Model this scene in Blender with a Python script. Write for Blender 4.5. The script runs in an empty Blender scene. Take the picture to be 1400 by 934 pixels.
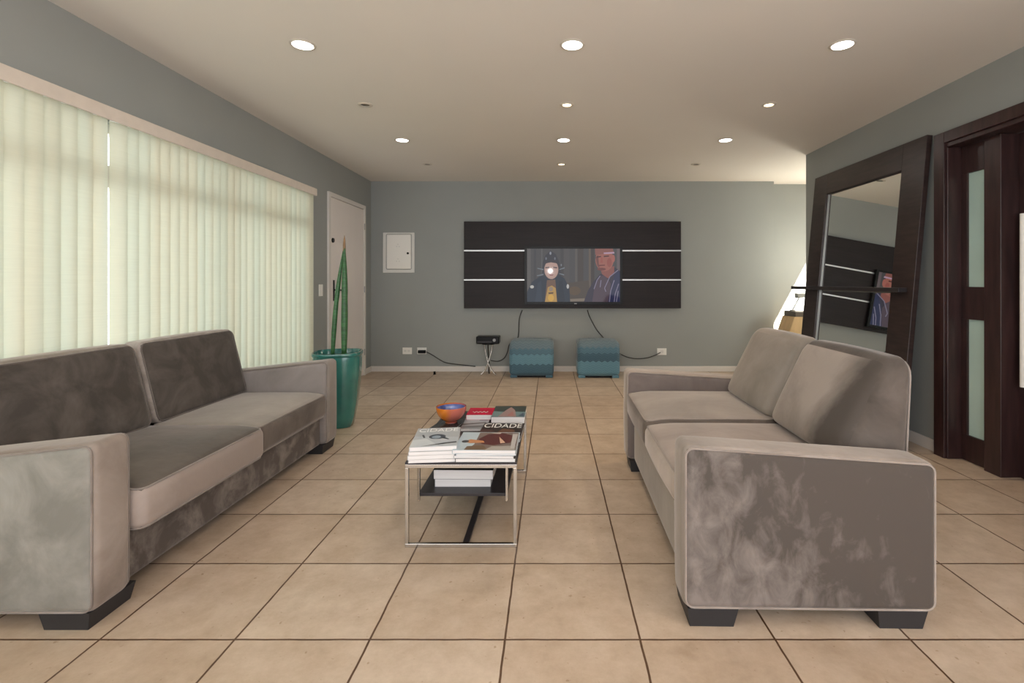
import bpy, bmesh, math, random
from mathutils import Vector, Matrix
random.seed(7)
PI = math.pi
C = bpy.context.scene.collection
sc = bpy.context.scene

# ------------------------------------------------------------------ camera numbers (image 1400x934)
F, VX, VY, H = 684.0, 753.0, 386.0, 1.1905
BACK, LEFT, RIGHT, CEIL = 6.675, -2.40, 2.70, 2.537
FRONT = -1.6
EXPO = 0.0

# ------------------------------------------------------------------ materials
def lin(c):
    c = c / 255.0
    return c / 12.92 if c <= 0.04045 else ((c + 0.055) / 1.055) ** 2.4
def rgb(r, g, b): return (lin(r), lin(g), lin(b), 1.0)

def base_mat(name):
    m = bpy.data.materials.new(name); m.use_nodes = True
    nt = m.node_tree
    return m, nt, nt.nodes['Principled BSDF']

def mat(name, col, rough=0.6, metal=0.0, var=0.0, scale=8.0, bump=0.0, bscale=None, coat=0.0, spec=0.5, stretch=None):
    m, nt, p = base_mat(name)
    p.inputs['Base Color'].default_value = col
    p.inputs['Roughness'].default_value = rough
    p.inputs['Metallic'].default_value = metal
    p.inputs['Coat Weight'].default_value = coat
    p.inputs['Specular IOR Level'].default_value = spec
    if var or bump:
        tc = nt.nodes.new('ShaderNodeTexCoord')
        vec = tc.outputs['Object']
        if stretch:
            mp = nt.nodes.new('ShaderNodeMapping'); mp.inputs['Scale'].default_value = stretch
            nt.links.new(vec, mp.inputs['Vector']); vec = mp.outputs['Vector']
    if var:
        n = nt.nodes.new('ShaderNodeTexNoise'); n.inputs['Scale'].default_value = scale; n.inputs['Detail'].default_value = 5
        nt.links.new(vec, n.inputs['Vector'])
        r = nt.nodes.new('ShaderNodeValToRGB')
        r.color_ramp.elements[0].position = 0.3; r.color_ramp.elements[1].position = 0.7
        r.color_ramp.elements[0].color = tuple(c * (1 - var) for c in col[:3]) + (1,)
        r.color_ramp.elements[1].color = tuple(min(1, c * (1 + var)) for c in col[:3]) + (1,)
        nt.links.new(n.outputs['Fac'], r.inputs['Fac']); nt.links.new(r.outputs['Color'], p.inputs['Base Color'])
    if bump:
        n2 = nt.nodes.new('ShaderNodeTexNoise'); n2.inputs['Scale'].default_value = bscale or scale * 6; n2.inputs['Detail'].default_value = 4
        nt.links.new(vec, n2.inputs['Vector'])
        b = nt.nodes.new('ShaderNodeBump'); b.inputs['Strength'].default_value = bump; b.inputs['Distance'].default_value = 0.01
        nt.links.new(n2.outputs['Fac'], b.inputs['Height']); nt.links.new(b.outputs['Normal'], p.inputs['Normal'])
    return m

def emit(name, col, s):
    m, nt, p = base_mat(name)
    p.inputs['Base Color'].default_value = (0.8, 0.8, 0.8, 1)
    p.inputs['Emission Color'].default_value = col
    p.inputs['Emission Strength'].default_value = s
    return m

def velvet(name, dark, light, seed, lo=0.35, hi=0.68, scale=2.6, stretch=(1, 1, 1), grad=None):
    """brushed velvet: the pile lies in light and dark strokes"""
    m, nt, p = base_mat(name)
    tc = nt.nodes.new('ShaderNodeTexCoord')
    mp = nt.nodes.new('ShaderNodeMapping'); mp.inputs['Location'].default_value = (seed * 3.1, seed * 1.7, seed * 2.3)
    mp.inputs['Scale'].default_value = stretch
    nt.links.new(tc.outputs['Object'], mp.inputs['Vector'])
    n = nt.nodes.new('ShaderNodeTexNoise'); n.inputs['Scale'].default_value = scale; n.inputs['Detail'].default_value = 6
    n.inputs['Roughness'].default_value = 0.62; n.inputs['Distortion'].default_value = 0.5
    nt.links.new(mp.outputs['Vector'], n.inputs['Vector'])
    r = nt.nodes.new('ShaderNodeValToRGB')
    r.color_ramp.elements[0].position = lo; r.color_ramp.elements[1].position = hi
    r.color_ramp.elements[0].color = dark; r.color_ramp.elements[1].color = light
    fac = n.outputs['Fac']
    if grad:                                   # shifts the tone darker or lighter along one direction of the piece
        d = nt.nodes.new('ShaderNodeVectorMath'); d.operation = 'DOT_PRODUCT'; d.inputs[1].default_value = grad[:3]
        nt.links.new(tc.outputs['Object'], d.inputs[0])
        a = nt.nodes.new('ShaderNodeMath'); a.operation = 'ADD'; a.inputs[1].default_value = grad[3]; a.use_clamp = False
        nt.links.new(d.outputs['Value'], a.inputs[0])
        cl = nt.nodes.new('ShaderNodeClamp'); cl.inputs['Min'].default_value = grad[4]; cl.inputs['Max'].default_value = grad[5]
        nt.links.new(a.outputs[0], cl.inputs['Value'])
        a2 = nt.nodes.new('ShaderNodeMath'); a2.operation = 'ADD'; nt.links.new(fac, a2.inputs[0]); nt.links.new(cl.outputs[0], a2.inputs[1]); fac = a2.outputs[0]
    nt.links.new(fac, r.inputs['Fac']); nt.links.new(r.outputs['Color'], p.inputs['Base Color'])
    p.inputs['Roughness'].default_value = 0.8
    p.inputs['Specular IOR Level'].default_value = 0.15
    p.inputs['Sheen Weight'].default_value = 0.45
    p.inputs['Sheen Roughness'].default_value = 0.35
    p.inputs['Sheen Tint'].default_value = (0.95, 0.88, 0.84, 1)
    n2 = nt.nodes.new('ShaderNodeTexNoise'); n2.inputs['Scale'].default_value = 9; n2.inputs['Detail'].default_value = 3
    nt.links.new(tc.outputs['Object'], n2.inputs['Vector'])
    b = nt.nodes.new('ShaderNodeBump'); b.inputs['Strength'].default_value = 0.25; b.inputs['Distance'].default_value = 0.01
    nt.links.new(n2.outputs['Fac'], b.inputs['Height']); nt.links.new(b.outputs['Normal'], p.inputs['Normal'])
    return m

M = {}
M['wall'] = mat('grey_wall_paint', rgb(149, 152, 149), 0.75, var=0.03, scale=1.5, bump=0.05, bscale=120, spec=0.3)
M['ceiling'] = mat('ceiling_paint', rgb(226, 221, 214), 0.85, var=0.015, scale=1.2, spec=0.2)
M['white_paint'] = mat('white_paint', rgb(214, 209, 203), 0.45, var=0.02, scale=4)
M['white_plastic'] = mat('white_plastic', rgb(232, 230, 224), 0.4)
M['panel_white'] = mat('panel_box_white', rgb(214, 213, 208), 0.5)
M['beige_valance'] = mat('valance_fabric', rgb(208, 197, 185), 0.6, var=0.03, scale=20)
M['dark_wood'] = mat('wenge_wood', rgb(48, 36, 34), 0.38, var=0.35, scale=6, stretch=(1.0, 1.0, 7.0), bump=0.06, bscale=60)
M['dark_wood_h'] = mat('wenge_board', rgb(36, 29, 29), 0.42, var=0.18, scale=5, stretch=(0.6, 2, 12.0), bump=0.05, bscale=60, spec=0.22)
M['door_wood'] = mat('mahogany_wood', rgb(52, 33, 32), 0.33, var=0.35, scale=5, stretch=(6, 6, 0.7), bump=0.04, bscale=50)
M['aluminium'] = mat('brushed_aluminium', rgb(205, 205, 205), 0.35, 0.6)
M['chrome'] = mat('brushed_steel', rgb(196, 190, 182), 0.22, 1.0)
M['black_plastic'] = mat('black_plastic', rgb(14, 14, 15), 0.3, spec=0.2)
M['black_matte'] = mat('black_lacquer', rgb(42, 38, 41), 0.35)
M['foot'] = mat('black_foot', rgb(38, 36, 38), 0.5, var=0.1)
M['cable'] = mat('cable_rubber', rgb(48, 48, 46), 0.55)
M['mirror'] = mat('mirror_glass', (0.86, 0.88, 0.86, 1), 0.015, 1.0)
M['paper'] = mat('paper_edges', rgb(214, 211, 210), 0.8, var=0.10, scale=3, stretch=(1, 1, 160))
M['pot'] = mat('teal_glaze', rgb(48, 112, 104), 0.2, var=0.2, scale=5, coat=0.6)
M['soil'] = mat('soil', rgb(42, 34, 28), 0.95, var=0.4, scale=60, bump=0.8, bscale=90)
M['leaf'] = mat('leaf_green', rgb(48, 92, 50), 0.45, var=0.45, scale=14, stretch=(1, 1, 5))
M['leaf_tip'] = mat('dry_leaf_tip', rgb(140, 112, 84), 0.8, var=0.2)
M['tan'] = mat('tan_wood', rgb(214, 184, 140), 0.6, var=0.08, scale=4, stretch=(6, 6, 1))
M['grey_metal'] = mat('grey_metal', rgb(150, 150, 148), 0.4, 0.5)
M['led'] = emit('led_diffuser', (1.0, 0.98, 0.95, 1), 9.0)
M['halogen'] = emit('halogen_bulb', (1.0, 0.80, 0.52, 1), 7.0)
M['dead_bulb'] = mat('unlit_bulb', rgb(90, 84, 74), 0.3)
M['ring'] = mat('downlight_ring', rgb(206, 198, 186), 0.4)

# floor tiles -------------------------------------------------------
def floor_mat():
    m, nt, p = base_mat('beige_floor_tiles')
    tc = nt.nodes.new('ShaderNodeTexCoord')
    mp = nt.nodes.new('ShaderNodeMapping')
    mp.inputs['Location'].default_value = (0.150 + 0.45 * 20, -1.669 + 0.45 * 20, 0)
    nt.links.new(tc.outputs['Object'], mp.inputs['Vector'])
    br = nt.nodes.new('ShaderNodeTexBrick'); br.offset = 0.0; br.squash = 1.0
    br.inputs['Scale'].default_value = 1.0
    br.inputs['Brick Width'].default_value = 0.45; br.inputs['Row Height'].default_value = 0.45
    br.inputs['Mortar Size'].default_value = 0.0040; br.inputs['Mortar Smooth'].default_value = 0.2
    br.inputs['Bias'].default_value = 0.0
    br.inputs['Color1'].default_value = rgb(200, 184, 166); br.inputs['Color2'].default_value = rgb(186, 167, 147)
    br.inputs['Mortar'].default_value = rgb(90, 64, 44)
    # wavering grout edge
    nw = nt.nodes.new('ShaderNodeTexNoise'); nw.inputs['Scale'].default_value = 14; nw.inputs['Detail'].default_value = 3
    nt.links.new(mp.outputs['Vector'], nw.inputs['Vector'])
    vm = nt.nodes.new('ShaderNodeVectorMath'); vm.operation = 'MULTIPLY_ADD'
    vm.inputs[1].default_value = (0.005, 0.005, 0); nt.links.new(nw.outputs['Color'], vm.inputs[0]); nt.links.new(mp.outputs['Vector'], vm.inputs[2])
    nt.links.new(vm.outputs[0], br.inputs['Vector'])
    # mottling
    n = nt.nodes.new('ShaderNodeTexNoise'); n.inputs['Scale'].default_value = 6.5; n.inputs['Detail'].default_value = 10; n.inputs['Roughness'].default_value = 0.72
    nt.links.new(mp.outputs['Vector'], n.inputs['Vector'])
    r = nt.nodes.new('ShaderNodeValToRGB')
    r.color_ramp.elements[0].position = 0.32; r.color_ramp.elements[0].color = (0.78, 0.73, 0.67, 1)
    r.color_ramp.elements[1].position = 0.68; r.color_ramp.elements[1].color = (1.08, 1.08, 1.09, 1)
    nt.links.new(n.outputs['Fac'], r.inputs['Fac'])
    mx = nt.nodes.new('ShaderNodeMixRGB'); mx.blend_type = 'MULTIPLY'; mx.inputs['Fac'].default_value = 1.0
    nt.links.new(br.outputs['Color'], mx.inputs['Color1']); nt.links.new(r.outputs['Color'], mx.inputs['Color2'])
    # pits
    n3 = nt.nodes.new('ShaderNodeTexNoise'); n3.inputs['Scale'].default_value = 42; n3.inputs['Detail'].default_value = 2
    nt.links.new(mp.outputs['Vector'], n3.inputs['Vector'])
    r3 = nt.nodes.new('ShaderNodeValToRGB')
    r3.color_ramp.elements[0].position = 0.25; r3.color_ramp.elements[0].color = (0.72, 0.66, 0.58, 1)
    r3.color_ramp.elements[1].position = 0.31; r3.color_ramp.elements[1].color = (1, 1, 1, 1)
    nt.links.new(n3.outputs['Fac'], r3.inputs['Fac'])
    mx2 = nt.nodes.new('ShaderNodeMixRGB'); mx2.blend_type = 'MULTIPLY'; mx2.inputs['Fac'].default_value = 1.0
    nt.links.new(mx.outputs['Color'], mx2.inputs['Color1']); nt.links.new(r3.outputs['Color'], mx2.inputs['Color2'])
    nt.links.new(mx2.outputs['Color'], p.inputs['Base Color'])
    p.inputs['Roughness'].default_value = 0.42
    b = nt.nodes.new('ShaderNodeBump'); b.inputs['Strength'].default_value = 0.5; b.inputs['Distance'].default_value = 0.003
    inv = nt.nodes.new('ShaderNodeMath'); inv.operation = 'SUBTRACT'; inv.inputs[0].default_value = 1.0
    nt.links.new(br.outputs['Fac'], inv.inputs[1]); nt.links.new(inv.outputs[0], b.inputs['Height'])
    nt.links.new(b.outputs['Normal'], p.inputs['Normal'])
    return m
M['floor'] = floor_mat()

def blind_mat():
    m = bpy.data.materials.new('blind_fabric'); m.use_nodes = True
    nt = m.node_tree; nt.nodes.clear()
    out = nt.nodes.new('ShaderNodeOutputMaterial')
    d = nt.nodes.new('ShaderNodeBsdfDiffuse'); t = nt.nodes.new('ShaderNodeBsdfTranslucent')
    tc = nt.nodes.new('ShaderNodeTexCoord')
    mp = nt.nodes.new('ShaderNodeMapping'); mp.inputs['Scale'].default_value = (3, 3, 90)
    nt.links.new(tc.outputs['Object'], mp.inputs['Vector'])
    n = nt.nodes.new('ShaderNodeTexNoise'); n.inputs['Scale'].default_value = 1.5; n.inputs['Detail'].default_value = 3
    nt.links.new(mp.outputs['Vector'], n.inputs['Vector'])
    r = nt.nodes.new('ShaderNodeValToRGB')
    r.color_ramp.elements[0].color = (0.62, 0.63, 0.53, 1); r.color_ramp.elements[1].color = (0.70, 0.71, 0.60, 1)
    nt.links.new(n.outputs['Fac'], r.inputs['Fac'])
    # tint wanders a little between warm and greenish across the vanes
    mp2 = nt.nodes.new('ShaderNodeMapping'); mp2.inputs['Scale'].default_value = (0.2, 7.0, 0.25); nt.links.new(tc.outputs['Object'], mp2.inputs['Vector'])
    n2 = nt.nodes.new('ShaderNodeTexNoise'); n2.inputs['Scale'].default_value = 1.0; n2.inputs['Detail'].default_value = 2; nt.links.new(mp2.outputs['Vector'], n2.inputs['Vector'])
    r2 = nt.nodes.new('ShaderNodeValToRGB'); r2.color_ramp.elements[0].position = 0.38; r2.color_ramp.elements[1].position = 0.62
    r2.color_ramp.elements[0].color = (1.0, 0.97, 0.92, 1); r2.color_ramp.elements[1].color = (0.96, 1.0, 0.99, 1)
    nt.links.new(n2.outputs['Fac'], r2.inputs['Fac'])
    ml = nt.nodes.new('ShaderNodeMixRGB'); ml.blend_type = 'MULTIPLY'; ml.inputs['Fac'].default_value = 1.0
    nt.links.new(r.outputs['Color'], ml.inputs['Color1']); nt.links.new(r2.outputs['Color'], ml.inputs['Color2'])
    nt.links.new(ml.outputs['Color'], d.inputs['Color']); nt.links.new(ml.outputs['Color'], t.inputs['Color'])
    mx = nt.nodes.new('ShaderNodeMixShader'); mx.inputs['Fac'].default_value = 0.195
    nt.links.new(d.outputs[0], mx.inputs[1]); nt.links.new(t.outputs[0], mx.inputs[2]); nt.links.new(mx.outputs[0], out.inputs['Surface'])
    return m
M['blind'] = blind_mat()

def glass_mat(name, col, rough, alpha_mix=0.0):
    m, nt, p = base_mat(name)
    p.inputs['Base Color'].default_value = col; p.inputs['Roughness'].default_value = rough
    p.inputs['Transmission Weight'].default_value = 1.0; p.inputs['IOR'].default_value = 1.45
    return m
def clear_pane():
    m = bpy.data.materials.new('window_glass'); m.use_nodes = True
    nt = m.node_tree; nt.nodes.clear()
    out = nt.nodes.new('ShaderNodeOutputMaterial')
    t = nt.nodes.new('ShaderNodeBsdfTransparent'); t.inputs['Color'].default_value = (0.93, 0.96, 0.94, 1)
    g = nt.nodes.new('ShaderNodeBsdfGlossy'); g.inputs['Roughness'].default_value = 0.02
    mx = nt.nodes.new('ShaderNodeMixShader'); mx.inputs['Fac'].default_value = 0.06
    nt.links.new(t.outputs[0], mx.inputs[1]); nt.links.new(g.outputs[0], mx.inputs[2]); nt.links.new(mx.outputs[0], out.inputs['Surface'])
    return m
M['pane'] = clear_pane()
M['frosted'] = mat('frosted_green_glass', rgb(178, 204, 198), 0.35, var=0.06, scale=3, spec=0.6)

# ------------------------------------------------------------------ mesh helpers
def link(name, bm, m, parent=None, smooth=False, flat_angle=None):
    bmesh.ops.recalc_face_normals(bm, faces=bm.faces)
    me = bpy.data.meshes.new(name); bm.to_mesh(me); bm.free()
    for mm in (m if isinstance(m, (list, tuple)) else [m]): me.materials.append(mm)
    if smooth:
        me.polygons.foreach_set('use_smooth', [True] * len(me.polygons))
        if flat_angle: me.set_sharp_from_angle(angle=flat_angle)
    o = bpy.data.objects.new(name, me); C.objects.link(o)
    if parent is not None: o.parent = parent
    return o

def thing(name, label, cat, loc=(0, 0, 0), rz=0.0, group=None):
    o = bpy.data.objects.new(name, None); C.objects.link(o)
    o.location = loc; o.rotation_euler = (0, 0, rz); o.empty_display_size = 0.1
    return tag(o, label, cat, group)
def tag(o, label, cat, group=None):
    o['label'] = label; o['category'] = cat
    if group: o['group'] = group
    return o
def struct(o, label=None):
    o['kind'] = 'structure'
    if label: o['label'] = label
    return o

def box(bm, x0, x1, y0, y1, z0, z1, bev=0.0, seg=2, mi=0):
    vs = [bm.verts.new(p) for p in ((x0, y0, z0), (x1, y0, z0), (x1, y1, z0), (x0, y1, z0), (x0, y0, z1), (x1, y0, z1), (x1, y1, z1), (x0, y1, z1))]
    fs = [bm.faces.new([vs[i] for i in f]) for f in ((0, 3, 2, 1), (4, 5, 6, 7), (0, 1, 5, 4), (1, 2, 6, 5), (2, 3, 7, 6), (3, 0, 4, 7))]
    for f in fs: f.material_index = mi
    if bev:
        es = {e for f in fs for e in f.edges}
        bmesh.ops.bevel(bm, geom=list(es), offset=bev, segments=seg, profile=0.5, affect='EDGES')
    return bm
def B(*a, **k): return box(bmesh.new(), *a, **k)

def axis_pts(s, r, n, k):
    h = s / 2; r = min(r, h * 0.98)
    a = [-h + r * i / k for i in range(k)]
    b = [-h + r + (s - 2 * r) * i / n for i in range(n + 1)]
    return a + b + [-x for x in reversed(a)]

def rbox(sx, sy, sz, r, n=8, k=4, puff=(0, 0, 0), fn=None, side=None):
    """rounded, softly stuffed block centred on the origin"""
    bm = bmesh.new(); cache = {}
    S = (sx, sy, sz); h = [v / 2 for v in S]
    r = min(r, min(h) * 0.98)
    A = [axis_pts(s, r, n, k) for s in S]
    def V(p):
        key = tuple(round(c, 6) for c in p)
        if key in cache: return cache[key]
        q = [max(-h[i] + r, min(h[i] - r, p[i])) for i in range(3)]
        d = Vector([p[i] - q[i] for i in range(3)])
        if d.length > 1e-9: d = d.normalized() * r
        o = [q[i] + d[i] for i in range(3)]
        u = [max(-1, min(1, p[i] / h[i])) for i in range(3)]
        for i in range(3):
            j, l = (i + 1) % 3, (i + 2) % 3
            w = (abs(p[i]) / h[i]) ** 2
            o[i] += math.copysign(puff[i] * (1 - u[j] ** 2) * (1 - u[l] ** 2) * w, p[i])
        if fn: o = fn(*o)
        v = bm.verts.new(o); cache[key] = v
        return v
    for i in range(3):
        j, l = (i + 1) % 3, (i + 2) % 3
        for sgn in (-1, 1):
            for a in range(len(A[j]) - 1):
                for b in range(len(A[l]) - 1):
                    ps = []
                    for (aa, bb) in ((a, b), (a + 1, b), (a + 1, b + 1), (a, b + 1)):
                        p = [0, 0, 0]; p[i] = sgn * h[i]; p[j] = A[j][aa]; p[l] = A[l][bb]; ps.append(V(p))
                    try: f = bm.faces.new(ps)
                    except ValueError: continue
                    if side: f.material_index = side(i, sgn)
    return bm

def tube(bm, pts, r, n=8, closed=False, taper=None):
    pts = [Vector(p) for p in pts]; N = len(pts); rings = []
    up = Vector((0, 0, 1))
    prev = None
    for i, p in enumerate(pts):
        if closed: t = pts[(i + 1) % N] - pts[i - 1]
        else: t = pts[min(i + 1, N - 1)] - pts[max(i - 1, 0)]
        t.normalize()
        if prev is None:
            a = up if abs(t.z) < 0.9 else Vector((1, 0, 0))
            x = t.cross(a).normalized()
        else:
            x = (prev - t * prev.dot(t)).normalized()
        prev = x; y = t.cross(x)
        rr = r if taper is None else r * taper[i]
        rings.append([bm.verts.new(p + rr * (math.cos(2 * PI * k / n) * x + math.sin(2 * PI * k / n) * y)) for k in range(n)])
    for i in range(N if closed else N - 1):
        a, b = rings[i], rings[(i + 1) % N]
        for k in range(n):
            bm.faces.new((a[k], a[(k + 1) % n], b[(k + 1) % n], b[k]))
    if not closed:
        bm.faces.new(rings[0]); bm.faces.new(list(reversed(rings[-1])))
    return bm

def smooth_path(pts, sub=8, closed=False):
    P = [Vector(p) for p in pts]; out = []; N = len(P)
    for i in range(N if closed else N - 1):
        p0 = P[i - 1] if (closed or i > 0) else P[i]
        p1 = P[i]; p2 = P[(i + 1) % N]
        p3 = P[(i + 2) % N] if (closed or i + 2 < N) else P[i + 1]
        for k in range(sub):
            t = k / sub
            out.append(0.5 * ((2 * p1) + (p2 - p0) * t + (2 * p0 - 5 * p1 + 4 * p2 - p3) * t * t + (3 * p1 - p0 - 3 * p2 + p3) * t ** 3))
    if not closed: out.append(P[-1])
    return out

def rrect(hx, hy, rc, seg=5, n=8):
    """rounded rectangle loop in 2D"""
    pts = []
    for cx, cy, a0 in ((hx - rc, hy - rc, 0), (-hx + rc, hy - rc, 90), (-hx + rc, -hy + rc, 180), (hx - rc, -hy + rc, 270)):
        arc = [(cx + rc * math.cos(math.radians(a0 + 90 * i / seg)), cy + rc * math.sin(math.radians(a0 + 90 * i / seg))) for i in range(seg + 1)]
        if pts:
            x0, y0 = pts[-1]; x1, y1 = arc[0]
            pts += [(x0 + (x1 - x0) * i / n, y0 + (y1 - y0) * i / n) for i in range(1, n)]
        pts += arc
    x0, y0 = pts[-1]; x1, y1 = pts[0]
    pts += [(x0 + (x1 - x0) * i / n, y0 + (y1 - y0) * i / n) for i in range(1, n)]
    return pts

def lathe(bm, prof, n=32, cap=True, sq=2.0, rot=0.0):
    """revolve (radius, z); sq > 2 squares the plan"""
    rings = []
    for r, z in prof:
        ring = []
        for k in range(n):
            a = 2 * PI * k / n; c, s = math.cos(a), math.sin(a)
            f = (abs(c) ** sq + abs(s) ** sq) ** (-1 / sq)
            x, y = r * f * c, r * f * s
            ring.append(bm.verts.new((x * math.cos(rot) - y * math.sin(rot), x * math.sin(rot) + y * math.cos(rot), z)))
        rings.append(ring)
    for a, b in zip(rings, rings[1:]):
        for k in range(n): bm.faces.new((a[k], a[(k + 1) % n], b[(k + 1) % n], b[k]))
    if cap:
        bm.faces.new(list(reversed(rings[0]))); bm.faces.new(rings[-1])
    return bm

def disc(bm, x, y, z, r, n=24, h=0.002):
    bmesh.ops.create_cone(bm, cap_ends=True, segments=n, radius1=r, radius2=r, depth=h, matrix=Matrix.Translation((x, y, z)))
    return bm

def text_bm(body, width, depth=0.0004):
    cu = bpy.data.curves.new('lettering', 'FONT'); cu.body = body; cu.size = 1.0; cu.align_x = 'LEFT'
    o = bpy.data.objects.new('lettering', cu); C.objects.link(o)
    dg = bpy.context.evaluated_depsgraph_get()
    me = bpy.data.meshes.new_from_object(o.evaluated_get(dg))
    bpy.data.objects.remove(o); bpy.data.curves.remove(cu)
    bm = bmesh.new(); bm.from_mesh(me); bpy.data.meshes.remove(me)
    xs = [v.co.x for v in bm.verts]; ys = [v.co.y for v in bm.verts]
    s = width / (max(xs) - min(xs))
    for v in bm.verts: v.co = Vector(((v.co.x - min(xs)) * s, (v.co.y - min(ys)) * s, 0))
    g = bmesh.ops.extrude_face_region(bm, geom=bm.faces[:])
    for e in g['geom']:
        if isinstance(e, bmesh.types.BMVert): e.co.z += depth
    return bm

def paint_mesh(name, polys, emission=None, parent=None, rough=0.3):
    """flat printed or shown picture: polys = [(points3d, rgb)]"""
    bm = bmesh.new(); lay = bm.loops.layers.float_color.new('ink')
    for pts, col in polys:
        f = bm.faces.new([bm.verts.new(p) for p in pts])
        for l in f.loops: l[lay] = col
    me = bpy.data.meshes.new(name); bm.to_mesh(me); bm.free()
    m, nt, p = base_mat(name + '_ink')
    a = nt.nodes.new('ShaderNodeVertexColor'); a.layer_name = 'ink'
    p.inputs['Roughness'].default_value = rough
    if emission:
        p.inputs['Base Color'].default_value = (0.005, 0.005, 0.005, 1)
        p.inputs['Specular IOR Level'].default_value = 0.18; nt.links.new(a.outputs['Color'], p.inputs['Emission Color']); p.inputs['Emission Strength'].default_value = emission
    else: nt.links.new(a.outputs['Color'], p.inputs['Base Color'])
    me.materials.append(m)
    o = bpy.data.objects.new(name, me); C.objects.link(o)
    if parent is not None: o.parent = parent
    return o

# ------------------------------------------------------------------ the room
TH = 0.12
fl = struct(link('floor', B(LEFT - TH, 6.02, FRONT - TH, 7.0, -0.1, 0.0), M['floor']))
SKX0, SKX1, SKY0, SKY1 = 4.08, 4.66, 5.92, 6.80
bm = bmesh.new()
box(bm, LEFT - TH, SKX0, FRONT - TH, 7.0, CEIL, CEIL + 0.1)
box(bm, SKX1, 4.74, FRONT - TH, 7.0, CEIL, CEIL + 0.1); box(bm, 4.74, 5.82, FRONT - TH, 5.33, CEIL, CEIL + 0.1); box(bm, 4.74, 5.82, 6.6, 7.0, CEIL, CEIL + 0.1)  # leaves a second, unseen skylight, added to brighten the alcove and back wall
box(bm, 5.82, 6.02, FRONT - TH, 7.0, CEIL, CEIL + 0.1)
box(bm, SKX0, SKX1, FRONT - TH, SKY0, CEIL, CEIL + 0.1)
box(bm, SKX0, SKX1, SKY1, 7.0, CEIL, CEIL + 0.1)
struct(link('ceiling', bm, M['ceiling']))
# left wall with the long window opening
WY0, WY1, WZ0, WZ1 = -1.35, 4.90, 0.16, 2.06
bm = bmesh.new()
box(bm, LEFT - TH, LEFT, FRONT, WY0, 0, CEIL); box(bm, LEFT - TH, LEFT, WY1, BACK, 0, CEIL)
box(bm, LEFT - TH, LEFT, WY0, WY1, 0, WZ0); box(bm, LEFT - TH, LEFT, WY0, WY1, WZ1, CEIL)
struct(link('wall_left', bm, M['wall']))
struct(link('wall_back', B(LEFT - TH, 2.976, BACK, 7.0, 0, CEIL), M['wall']))
struct(link('wall_alcove_back', B(2.976, 6.02, 6.87, 7.0, 0, CEIL), M['wall']))
struct(link('wall_alcove_right', B(5.90, 6.02, 5.293, 6.87, 0, CEIL), M['wall']))
struct(link('wall_alcove_front', B(2.90, 6.02, 5.173, 5.293, 0, CEIL), M['wall']))
DY0, DY1, DZ1 = 2.10, 3.44, 2.176
bm = bmesh.new()
box(bm, RIGHT, 2.90, FRONT, -1.45, 0, CEIL); box(bm, RIGHT, 2.90, 0.75, DY0, 0, CEIL); box(bm, RIGHT, 2.90, -1.45, 0.75, 2.42, CEIL); box(bm, RIGHT, 2.90, DY1, 5.293, 0, CEIL); box(bm, RIGHT, 2.90, DY0, DY1, DZ1, CEIL)  # includes an unseen opening beside the camera, added to light the left wall
struct(link('wall_right', bm, M['wall']))
# wall behind the camera, with a wide opening to the outdoors
FX0, FX1, FZ0, FZ1 = -2.25, 2.55, 0.05, 2.50
bm = bmesh.new()
box(bm, LEFT - TH, FX0, FRONT - TH, FRONT, 0, CEIL); box(bm, FX1, 2.90, FRONT - TH, FRONT, 0, CEIL)
box(bm, FX0, FX1, FRONT - TH, FRONT, 0, FZ0); box(bm, FX0, FX1, FRONT - TH, FRONT, FZ1, CEIL)
struct(link('wall_front', bm, M['wall']))
struct(link('sun_block_1', B(LEFT - 0.8, 5.2, FRONT - TH - 1.3, FRONT - TH - 0.002, CEIL + 0.0, CEIL + 0.12), M['ceiling']))   # unseen slab added to keep sun out of the opening behind the camera
struct(link('sun_block_2', B(2.905, 4.5, FRONT - TH, 2.0, CEIL + 0.101, CEIL + 0.2), M['ceiling']))   # unseen slab added to keep sun out of the side opening
# baseboards
bm = bmesh.new(); box(bm, LEFT, 2.976, BACK - 0.015, BACK, 0.0, 0.072, 0.004)
struct(link('baseboard_back', bm, M['white_paint']))
bm = bmesh.new(); box(bm, LEFT, LEFT + 0.015, 6.46, BACK - 0.015, 0, 0.072, 0.004); box(bm, LEFT, LEFT + 0.015, 4.9, 5.36, 0, 0.072, 0.004)
struct(link('baseboard_left', bm, M['white_paint']))
bm = bmesh.new(); box(bm, RIGHT - 0.015, RIGHT, DY1 + 0.005, 5.293, 0, 0.082, 0.004)
struct(link('baseboard_right', bm, M['white_paint']))
bm = bmesh.new(); box(bm, 2.976, 5.90, 6.855, 6.87, 0, 0.072, 0.004)
struct(link('baseboard_alcove', bm, M['white_paint']))

# window behind the blinds
win = struct(thing('window_1', 'long window behind the vertical blinds', 'window', (LEFT - 0.07, 0, 0)))
bm = bmesh.new()
box(bm, -0.03, 0.03, WY0, WY1, WZ0, WZ0 + 0.05); box(bm, -0.03, 0.03, WY0, WY1, WZ1 - 0.05, WZ1)
for y in (WY0, -0.2, 1.0, 2.3, 3.6, WY1 - 0.05): box(bm, -0.03, 0.03, y, y + 0.05, WZ0 + 0.05, WZ1 - 0.05)
link('window_frame', bm, M['white_paint'], win)
link('transom', B(-0.04, 0.066, WY0 + 0.05, WY1 - 0.05, 1.705, 1.825), M['white_paint'], win)
link('window_pane', B(-0.004, 0.004, WY0 + 0.02, WY1 - 0.02, WZ0 + 0.02, WZ1 - 0.02), M['pane'], win)

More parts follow.
